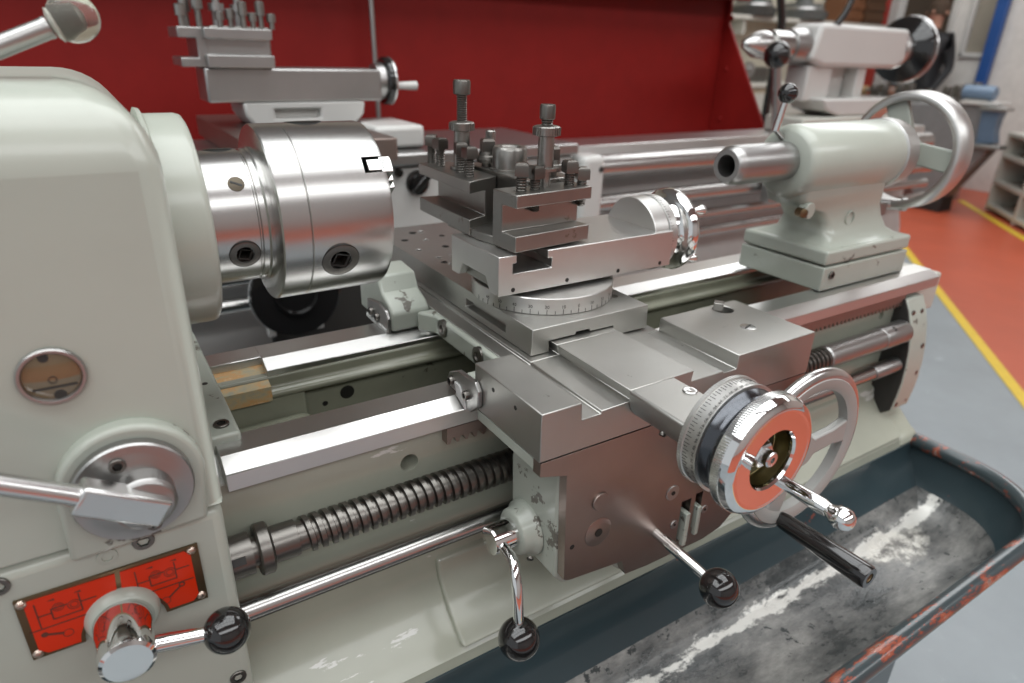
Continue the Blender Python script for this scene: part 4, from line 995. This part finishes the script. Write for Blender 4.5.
struct(B().box(16.2, 17.6, 7.0, 10.5, FZ0-.1, FZ0).build('floor', 'fgrey', None))
ceil = B().box(-9, 17, -11, 10, 5.3, 5.4); struct(ceil.build('ceiling', plain('pale_ceiling', (.42, .42, .42), .9), None))
tag(B().prism([(15.78, 7.02), (15.93, 7.02), (15.93, 7.22), (15.78, 7.22)], 'z', FZ0, 2.2).build('door_post', plain('blue_paint', (.012, .07, .26), .4), None, bevel=.012), 'tall blue painted post against the white wall', 'post')
# bench, slanted grey machine and small things at the far right
bn = thing('workbench', (14.2, 7.2, FZ0), 'cluttered grey workbench along the far right wall', 'workbench')
b = B(); b.box(13.35, 14.6, 6.3, 8.6, -.80, -.70); b.build('bench_top', 'dull', bn, bevel=.012)
for (x, y) in ((13.45, 6.4), (13.45, 8.45), (14.5, 6.4), (14.5, 8.45)): b = B(); b.box(x-.06, x+.06, y-.06, y+.06, FZ0, -.80); b.build('leg', 'dull', bn)
b = B(); b.box(13.4, 14.55, 6.35, 8.5, -1.5, -1.44); b.build('shelf', 'dull', bn)
greyp = plain('grey_sheet_metal', (.20, .20, .20), .45)
gm = thing('folding_machine', (13.2, 5.8, FZ0), 'grey sheet metal machine with slanting leg on the red floor', 'machine')
b = B(); b.prism([(7.15, -.72), (5.62, -.64), (5.36, -1.33), (5.90, -2.30), (6.32, -2.36), (6.75, -1.85), (7.2, -1.35)], 'x', 12.9, 13.28); b.build('body', greyp, gm, bevel=.03)
b = B(); b.prism([(5.86, -2.18), (5.84, -2.5), (6.36, -2.5), (6.36, -2.28)], 'x', 12.86, 13.29); b.build('foot', 'rubber', gm, bevel=.02)
b = B(); b.box(12.84, 13.3, 5.40, 6.0, -.655, -.60); b.build('table', 'white2', gm, bevel=.01)
b = B(); b.prism([(5.60, -.72), (5.30, -.72), (5.33, -.85), (5.33, -1.05), (5.28, -1.22), (5.55, -1.26)], 'x', 12.78, 13.0); b.build('blue_guard', plain('slate_blue_paint', (.10, .16, .24), .4), gm, bevel=.01)
b = B(); b.box(12.72, 13.02, 5.22, 5.62, -.72, -.665); b.build('guard_rail', 'dull', gm, bevel=.008)
b = B(); b.box(12.72, 13.02, 5.16, 5.62, -1.31, -1.25); b.build('guard_rail', 'dull', gm, bevel=.008)
mo = thing('motor', (13.05, 5.85, -.60), 'slate blue cylindrical motor lying on the grey sheet metal machine', 'motor')
b = B(); b.lathe((13.05, 6.08, -.475), (0, -1, 0), [(0, .09), (.02, .12), (.46, .12), (.50, .10), (.50, 0)], 28); b.build('motor_body', plain('slate_blue', (.14, .21, .30), .4), mo)
b = B(); b.box(12.95, 13.15, 5.65, 6.0, -.5995, -.57); b.build('motor_foot', 'dull', mo)
rnd = random.Random(3)
spots = [(13.6, 8.3, .30, .20, 'pale grey'), (13.5, 7.85, .35, .26, 'dark'), (13.6, 7.4, .34, .30, 'dark'), (13.5, 6.95, .32, .22, 'dark'), (13.55, 6.5, .34, .32, 'dark'), (14.2, 6.5, .30, .36, 'dark')]
lab = ['tan pile of wrapped parts at the left end of the far workbench', 'dark machine vise second along the far workbench', 'dark tall vise in the middle of the far workbench', 'dark low vise right of the middle of the far workbench', 'dark lumpy vise near the right end of the far workbench', 'dark vise at the back right corner of the far workbench']
for i, (x, y, w, h, c) in enumerate(spots):
    v = thing('bench_vise', (x, y, -.70), lab[i], 'vise', 'vises and parts on the far workbench')
    mt = 'rust' if i == 0 else 'dark2'
    b = B(); b.box(x-.12, x+.12, y-w*.35, y+w*.35, -.6995, -.70+h*.35); b.build('base', mt, v, bevel=.02)
    b = B(); b.box(x-.09, x+.09, y-w*.45, y-w*.1, -.70+h*.35, -.70+h); b.build('fixed_jaw', mt, v, bevel=.02)
    b = B(); b.box(x-.09, x+.09, y+w*.12, y+w*.42, -.70+h*.35, -.70+h*.9); b.build('sliding_jaw', mt, v, bevel=.02)
    b = B(); b.cyl((x-.02, y+w*.4, -.70+h*.55), (x-.02, y+w*.75, -.70+h*.55), .025, 12); b.build('screw', 'dull', v)
# low white shelving on the right with a yellow floor edge
dv = Vector((14.64-12.5, 6.23-4.32, 0)).normalized(); nv = Vector((dv.y, -dv.x, 0))
sh = thing('shelf_unit', (13.9, 5.0, FZ0), 'low white shelf unit with dark gaps at the right edge', 'shelf')
def ob(o, a, c, h, ha, hc, hh): return B().obox(Vector(o)+dv*a+nv*c+Vector((0, 0, h)), dv, nv, (0, 0, 1), ha, hc, hh)
o0 = (12.3, 4.14, FZ0)
for h in (.10, .52, .98, 1.35): ob(o0, 1.1, .45, h, 1.13, .4, .035).build('shelf', 'white', sh, bevel=.008)
for a in (-.02, .95, 2.2): ob(o0, a, .45, .70, .03, .41, .69).build('side_panel', 'white', sh, bevel=.008)
ob(o0, 1.1, .86, .7, 1.12, .02, .66).build('back_panel', 'ink', sh)
names = [('storage_box', 'brown cardboard box on the low white shelf', (.25, .13, .06), .35), ('storage_box', 'grey box beside the brown one on the low white shelf', (.22, .22, .24), .71), ('storage_box', 'black case on the low white shelf, farthest along', (.03, .03, .03), 1.3), ('storage_box', 'orange box standing on top of the low white shelf unit', (.5, .14, .04), .75), ('storage_box', 'teal box standing on top of the low white shelf unit', (.03, .20, .22), .25)]
for i, (nm, lb_, cl, a) in enumerate(names):
    h = (.555+.17, .555+.15, .555+.16, 1.386+.17, 1.386+.14)[i]; hh = (.168, .148, .158, .168, .138)[i]
    q = thing(nm, tuple(Vector(o0)+dv*a+nv*.4+Vector((0, 0, h-hh))), lb_, 'box', 'boxes around the low white shelf unit')
    ob(o0, a, .4, h, .17, .2, hh).build('carton', plain('carton_%d' % i, cl, .7), q, bevel=.012)
    ob(o0, a, .4, h+hh-.03, .174, .204, .028).build('lid', plain('lid_%d' % i, tuple(x*.8 for x in cl), .7), q, bevel=.006)
struct(ob(o0, 1.4, -.12, .006, 1.6, .06, .004).build('trim_2', 'fyel', None))
# back wall shelves with dark castings
ws = thing('wall_shelf', (11.0, 9.5, .58), 'long pale wall shelf carrying dark castings on the far wall', 'shelf')
b = B(); b.box(10.6, 15.7, 9.25, 9.798, .60, .68); b.build('board', 'white', ws, bevel=.01)
for x in (11.0, 12.6, 14.2): b = B(); b.box(x, x+.06, 9.30, 9.798, .35, .60); b.build('bracket', 'white', ws)
its = [(11.45, 'dark round casting at the left end of the far wall shelf', .32, (.05, .05, .045)), (12.95, 'grey and black gear casting in the middle of the far wall shelf', .36, (.09, .095, .09)), (14.35, 'brown crate on the far wall shelf', .36, (.17, .07, .03)), (15.15, 'dark brown crate at the right end of the far wall shelf', .33, (.10, .05, .025))]
for i, (x, l_, r, c) in enumerate(its):
    t_ = thing('gear_casting' if i < 2 else 'wooden_crate', (x, 9.5, .68), l_, 'casting' if i < 2 else 'crate')
    mt = plain('shelf_item_%d' % i, c, .5)
    if i < 2:
        b = B(); b.lathe((x, 9.5, .6805), (0, 0, 1), [(0, r*1.3), (.14, r*1.35), (.16, r*1.1), (.28, r), (.30, r*.5), (.45, r*.4), (.45, 0)], 32); b.build('body', mt, t_)
        b = B(); b.torus((x, 9.5, .86), (0, 0, 1), r*1.05, .04, 32, 8); b.build('ring', 'dull', t_)
    else:
        b = B(); b.box(x-r, x+r, 9.3, 9.75, .6805, 1.25); b.build('crate_body', mt, t_, bevel=.01)
        for z in (.75, .95, 1.15): b = B(); b.box(x-r-.01, x+r+.01, 9.28, 9.30, z, z+.1); b.build('slat', mt, t_)
b = B(); tag(B().box(15.78, 15.9, 9.42, 9.7, FZ0, 2.0).build('fire_post', plain('red_post_paint', (.35, .03, .02), .5), None, bevel=.01), 'narrow red post in the far corner by the doorway', 'post')
lp = thing('machine_lamp', (7.75, 6.0, FZ0), 'dark upright lamp stand behind the white tailstock', 'lamp')
b = B(); b.tube([(7.80, 6.0, FZ0+.02), (7.80, 6.0, .40), (7.66, 6.0, .75), (7.2, 6.0, 1.3)], .055, 14); b.build('arm', 'black', lp)
b = B(); b.lathe((7.8, 6.0, FZ0), (0, 0, 1), [(0, .35), (.05, .35), (.08, .1), (.08, 0)], 32); b.build('base', 'black', lp)
b = B(); b.lathe((7.15, 6.0, 1.36), (-.6, 0, -.8), [(-.1, .06), (0, .12), (.2, .22), (.2, .20), (.0, .1)], 28, False); b.build('lamp_shade', 'black', lp)
lw_ = thing('low_cabinet', (10.6, 8.4, FZ0), 'pale low cabinet behind the white tailstock, against the far wall', 'cabinet')
b = B(); b.box(9.2, 12.6, 8.6, 9.75, FZ0, -.55); b.build('cabinet_body', plain('tan_paint', (.46, .40, .29), .6), lw_, bevel=.015)
b = B(); b.box(9.15, 12.65, 8.55, 9.78, -.549, -.47); b.build('worktop', 'white', lw_, bevel=.012)
for x in (9.25, 10.4, 11.5):
    b = B(); b.box(x, x+1.05, 8.585, 8.599, -2.3, -.65); dd = b.build('door', 'white', lw_, bevel=.006)
    b = B(); b.box(x+.85, x+.9, 8.555, 8.585, -1.4, -1.1); b.build('handle', 'dull', dd)
eng = thing('engine_casting', (10.9, 9.0, -.47), 'dark blurred engine casting on the low cabinet by the far wall', 'casting')
b = B(); b.box(10.5, 11.4, 8.85, 9.3, -.4695, -.2); b.build('body', 'dark2', eng, bevel=.04)
b = B(); b.lathe((10.75, 8.85, -.25), (0, -1, 0), [(0, .14), (.08, .13), (.08, .05), (.12, .05), (.12, 0)], 24); b.build('pulley', 'dull', eng)

# ---------------------------------------------------------------- person in the doorway
def person():
    P = thing('person', (15.35, 8.07, FZ0), 'person in black top standing in the doorway at the far right', 'person')
    K = 1/S
    me = bpy.data.meshes.new('body')
    J = dict(pel=(0, 0, .93, .13), waist=(0, 0, 1.08, .125), chest=(0, 0, 1.30, .15), neckb=(0, 0, 1.44, .07), neck=(0, 0, 1.52, .055), head=(-.01, 0, 1.60, .085), crown=(-.01, 0, 1.685, .075),
             ls=(0, .17, 1.39, .065), le=(.02, .23, 1.12, .045), lw=(-.12, .19, .92, .032), lh=(-.17, .17, .86, .035),
             rs=(0, -.17, 1.39, .065), re=(.02, -.23, 1.12, .045), rw=(-.12, -.19, .92, .032), rh=(-.17, -.17, .86, .035),
             lk=(0, .10, .50, .062), la=(.02, .10, .09, .042), lf=(-.13, .11, .045, .038), rk=(0, -.10, .50, .062), ra=(.02, -.10, .09, .042), rf=(-.13, -.11, .045, .038), lhp=(0, .09, .87, .095), rhp=(0, -.09, .87, .095))
    E = [('pel', 'waist'), ('waist', 'chest'), ('chest', 'neckb'), ('neckb', 'neck'), ('neck', 'head'), ('head', 'crown'), ('chest', 'ls'), ('ls', 'le'), ('le', 'lw'), ('lw', 'lh'), ('chest', 'rs'), ('rs', 're'), ('re', 'rw'), ('rw', 'rh'), ('pel', 'lhp'), ('lhp', 'lk'), ('lk', 'la'), ('la', 'lf'), ('pel', 'rhp'), ('rhp', 'rk'), ('rk', 'ra'), ('ra', 'rf')]
    ks = list(J); me.from_pydata([J[k][:3] for k in ks], [(ks.index(a), ks.index(c)) for a, c in E], [])
    o = bpy.data.objects.new('body', me); C.objects.link(o); o['_o'] = P['_o']
    sk = o.modifiers.new('skin', 'SKIN'); 
    for i, k in enumerate(ks):
        me.skin_vertices[0].data[i].radius = (J[k][3], J[k][3]); me.skin_vertices[0].data[i].use_root = (k == 'pel')
    sb_ = o.modifiers.new('sub', 'SUBSURF'); sb_.levels = 2; sb_.render_levels = 2
    m, nt, b_ = nodes('person_skin_and_clothes')
    tc = nt.nodes.new('ShaderNodeTexCoord'); sp_ = nt.nodes.new('ShaderNodeSeparateXYZ'); nt.links.new(tc.outputs['Object'], sp_.inputs[0])
    c = ramp(nt, sp_.outputs['Z'], [(0.0, (.02, .02, .025)), (.9, (.012, .012, .014))])
    gt = nt.nodes.new('ShaderNodeMath'); gt.operation = 'GREATER_THAN'; gt.inputs[1].default_value = 1.475; nt.links.new(sp_.outputs['Z'], gt.inputs[0])
    lt = nt.nodes.new('ShaderNodeMath'); lt.operation = 'LESS_THAN'; lt.inputs[1].default_value = .93; nt.links.new(sp_.outputs['Z'], lt.inputs[0])
    xl = nt.nodes.new('ShaderNodeMath'); xl.operation = 'LESS_THAN'; xl.inputs[1].default_value = -.125; nt.links.new(sp_.outputs['X'], xl.inputs[0])
    mu = nt.nodes.new('ShaderNodeMath'); mu.operation = 'MULTIPLY'; nt.links.new(lt.outputs[0], mu.inputs[0]); nt.links.new(xl.outputs[0], mu.inputs[1])
    zl = nt.nodes.new('ShaderNodeMath'); zl.operation = 'GREATER_THAN'; zl.inputs[1].default_value = .7; nt.links.new(sp_.outputs['Z'], zl.inputs[0])
    m2 = nt.nodes.new('ShaderNodeMath'); m2.operation = 'MULTIPLY'; nt.links.new(mu.outputs[0], m2.inputs[0]); nt.links.new(zl.outputs[0], m2.inputs[1])
    mx = nt.nodes.new('ShaderNodeMath'); mx.operation = 'MAXIMUM'; nt.links.new(gt.outputs[0], mx.inputs[0]); nt.links.new(m2.outputs[0], mx.inputs[1])
    nt.links.new(mixc(nt, mx.outputs[0], c, (.45, .23, .16)), b_.inputs['Base Color']); sset(b_, Roughness=.7)
    me.materials.append(m)
    for f in me.polygons: f.use_smooth = True
    o.parent = P
    def small(nm, bld, mt): return bld.build(nm, mt, P)
    def pt(x, y, z): return (P['_o'][0]+x*K, P['_o'][1]+y*K, P['_o'][2]+z*K)
    hb_ = B(); hb_.lathe(pt(.005, 0, 1.58), (0.15, 0, 1), [(0, .09*K), (.05*K, .098*K), (.10*K, .095*K), (.14*K, .06*K), (.155*K, 0)], 24); small('hair', hb_, plain('brown_hair', (.06, .035, .02), .8))
    fb = B(); fb.lathe(pt(-.088, 0, 1.615), (-1, 0, -.25), [(-.01*K, .016*K), (.012*K, .012*K), (.022*K, 0)], 10); small('nose', fb, plain('skin', (.45, .23, .16), .6))
    for sgn in (-1, 1):
        eb = B(); eb.sphere(pt(-.088, sgn*.03, 1.635), .009*K, 10); small('eye', eb, 'ink')
        eb = B(); eb.sphere(pt(-.01, sgn*.088, 1.61), .018*K, 10); small('ear', eb, plain('skin', (.45, .23, .16), .6))
    mb = B(); mb.obox(pt(-.088, 0, 1.565), (0, 1, 0), (1, 0, 0), (0, 0, 1), .022*K, .006*K, .005*K); small('mouth', mb, plain('lips', (.35, .12, .10), .6))
    return P
person()

# ================================================================ LIGHT, WORLD, CAMERA
def area(name, loc, sx, sy, power, rot=(0, 0, 0), col=(1, .98, .95)):
    l = bpy.data.lights.new(name, 'AREA'); l.shape = 'RECTANGLE'; l.size = sx; l.size_y = sy; l.energy = power; l.color = col
    o = bpy.data.objects.new(name, l); C.objects.link(o); o.location = W(loc); o.rotation_euler = rot
    return o
LP, WS, EXPO = 310, .6, .03
area('skylight', (-.8, .6, 5.25), 5.5, 2.5, LP*.58, col=(.96, .99, 1))
area('skylight', (11.0, 5.0, 5.25), 3.2, 3.0, LP*.40, col=(.97, .99, 1))
area('skylight', (2.0, -6.6, 5.25), 9.5, 1.5, LP*.62, col=(.96, .99, 1))
b = B()
for x in [-6.6+1.45*i for i in range(9)]: b.box(x-.05, x+.05, -2.1, 3.3, 5.14, 5.22)
for y in (-2.1, -.3, 1.5, 3.3): b.box(-6.7, 5.1, y-.06, y+.06, 5.14, 5.22)
fr_ = struct(b.build('trim_3', plain('grey_glazing_bar', (.25, .25, .26), .6), None))
wd = bpy.data.worlds.new('daylight'); bpy.context.scene.world = wd; wd.use_nodes = True
bg = wd.node_tree.nodes['Background']; bg.inputs['Color'].default_value = (.92, .96, 1.0, 1); bg.inputs['Strength'].default_value = WS
RM = ((0.8448239182939298, -0.534249738500969, 0.029150711657485076), (-0.19488284803167286, -0.35799904113635955, -0.9131579064370583), (0.49829029954591286, 0.7657766668272765, -0.4065622632775343))
cd_ = bpy.data.cameras.new('camera'); cam = bpy.data.objects.new('camera', cd_); C.objects.link(cam)
cd_.sensor_width = 36; cd_.lens = 23.238; cd_.clip_start = .02; cd_.clip_end = 100
r0, r1, r2_ = (Vector(r) for r in RM)
mw = Matrix((( r0.x, -r1.x, -r2_.x, 0), (r0.y, -r1.y, -r2_.y, 0), (r0.z, -r1.z, -r2_.z, H), (0, 0, 0, 1)))
cam.matrix_world = mw
cd_.dof.use_dof = True; cd_.dof.focus_distance = 1.13*S; cd_.dof.aperture_fstop = 5.4
sc = bpy.context.scene; sc.camera = cam
sc.view_settings.view_transform = 'Standard'; sc.view_settings.look = 'None'; sc.view_settings.gamma = 1; sc.view_settings.use_curve_mapping = False
sc.view_settings.exposure = EXPO
sc.cycles.use_denoising = True; sc.cycles.max_bounces = 8; sc.cycles.caustics_reflective = False; sc.cycles.caustics_refractive = False
sc.cycles.sample_clamp_indirect = 6
for o in bpy.data.objects:
    if '_o' in o: del o['_o']
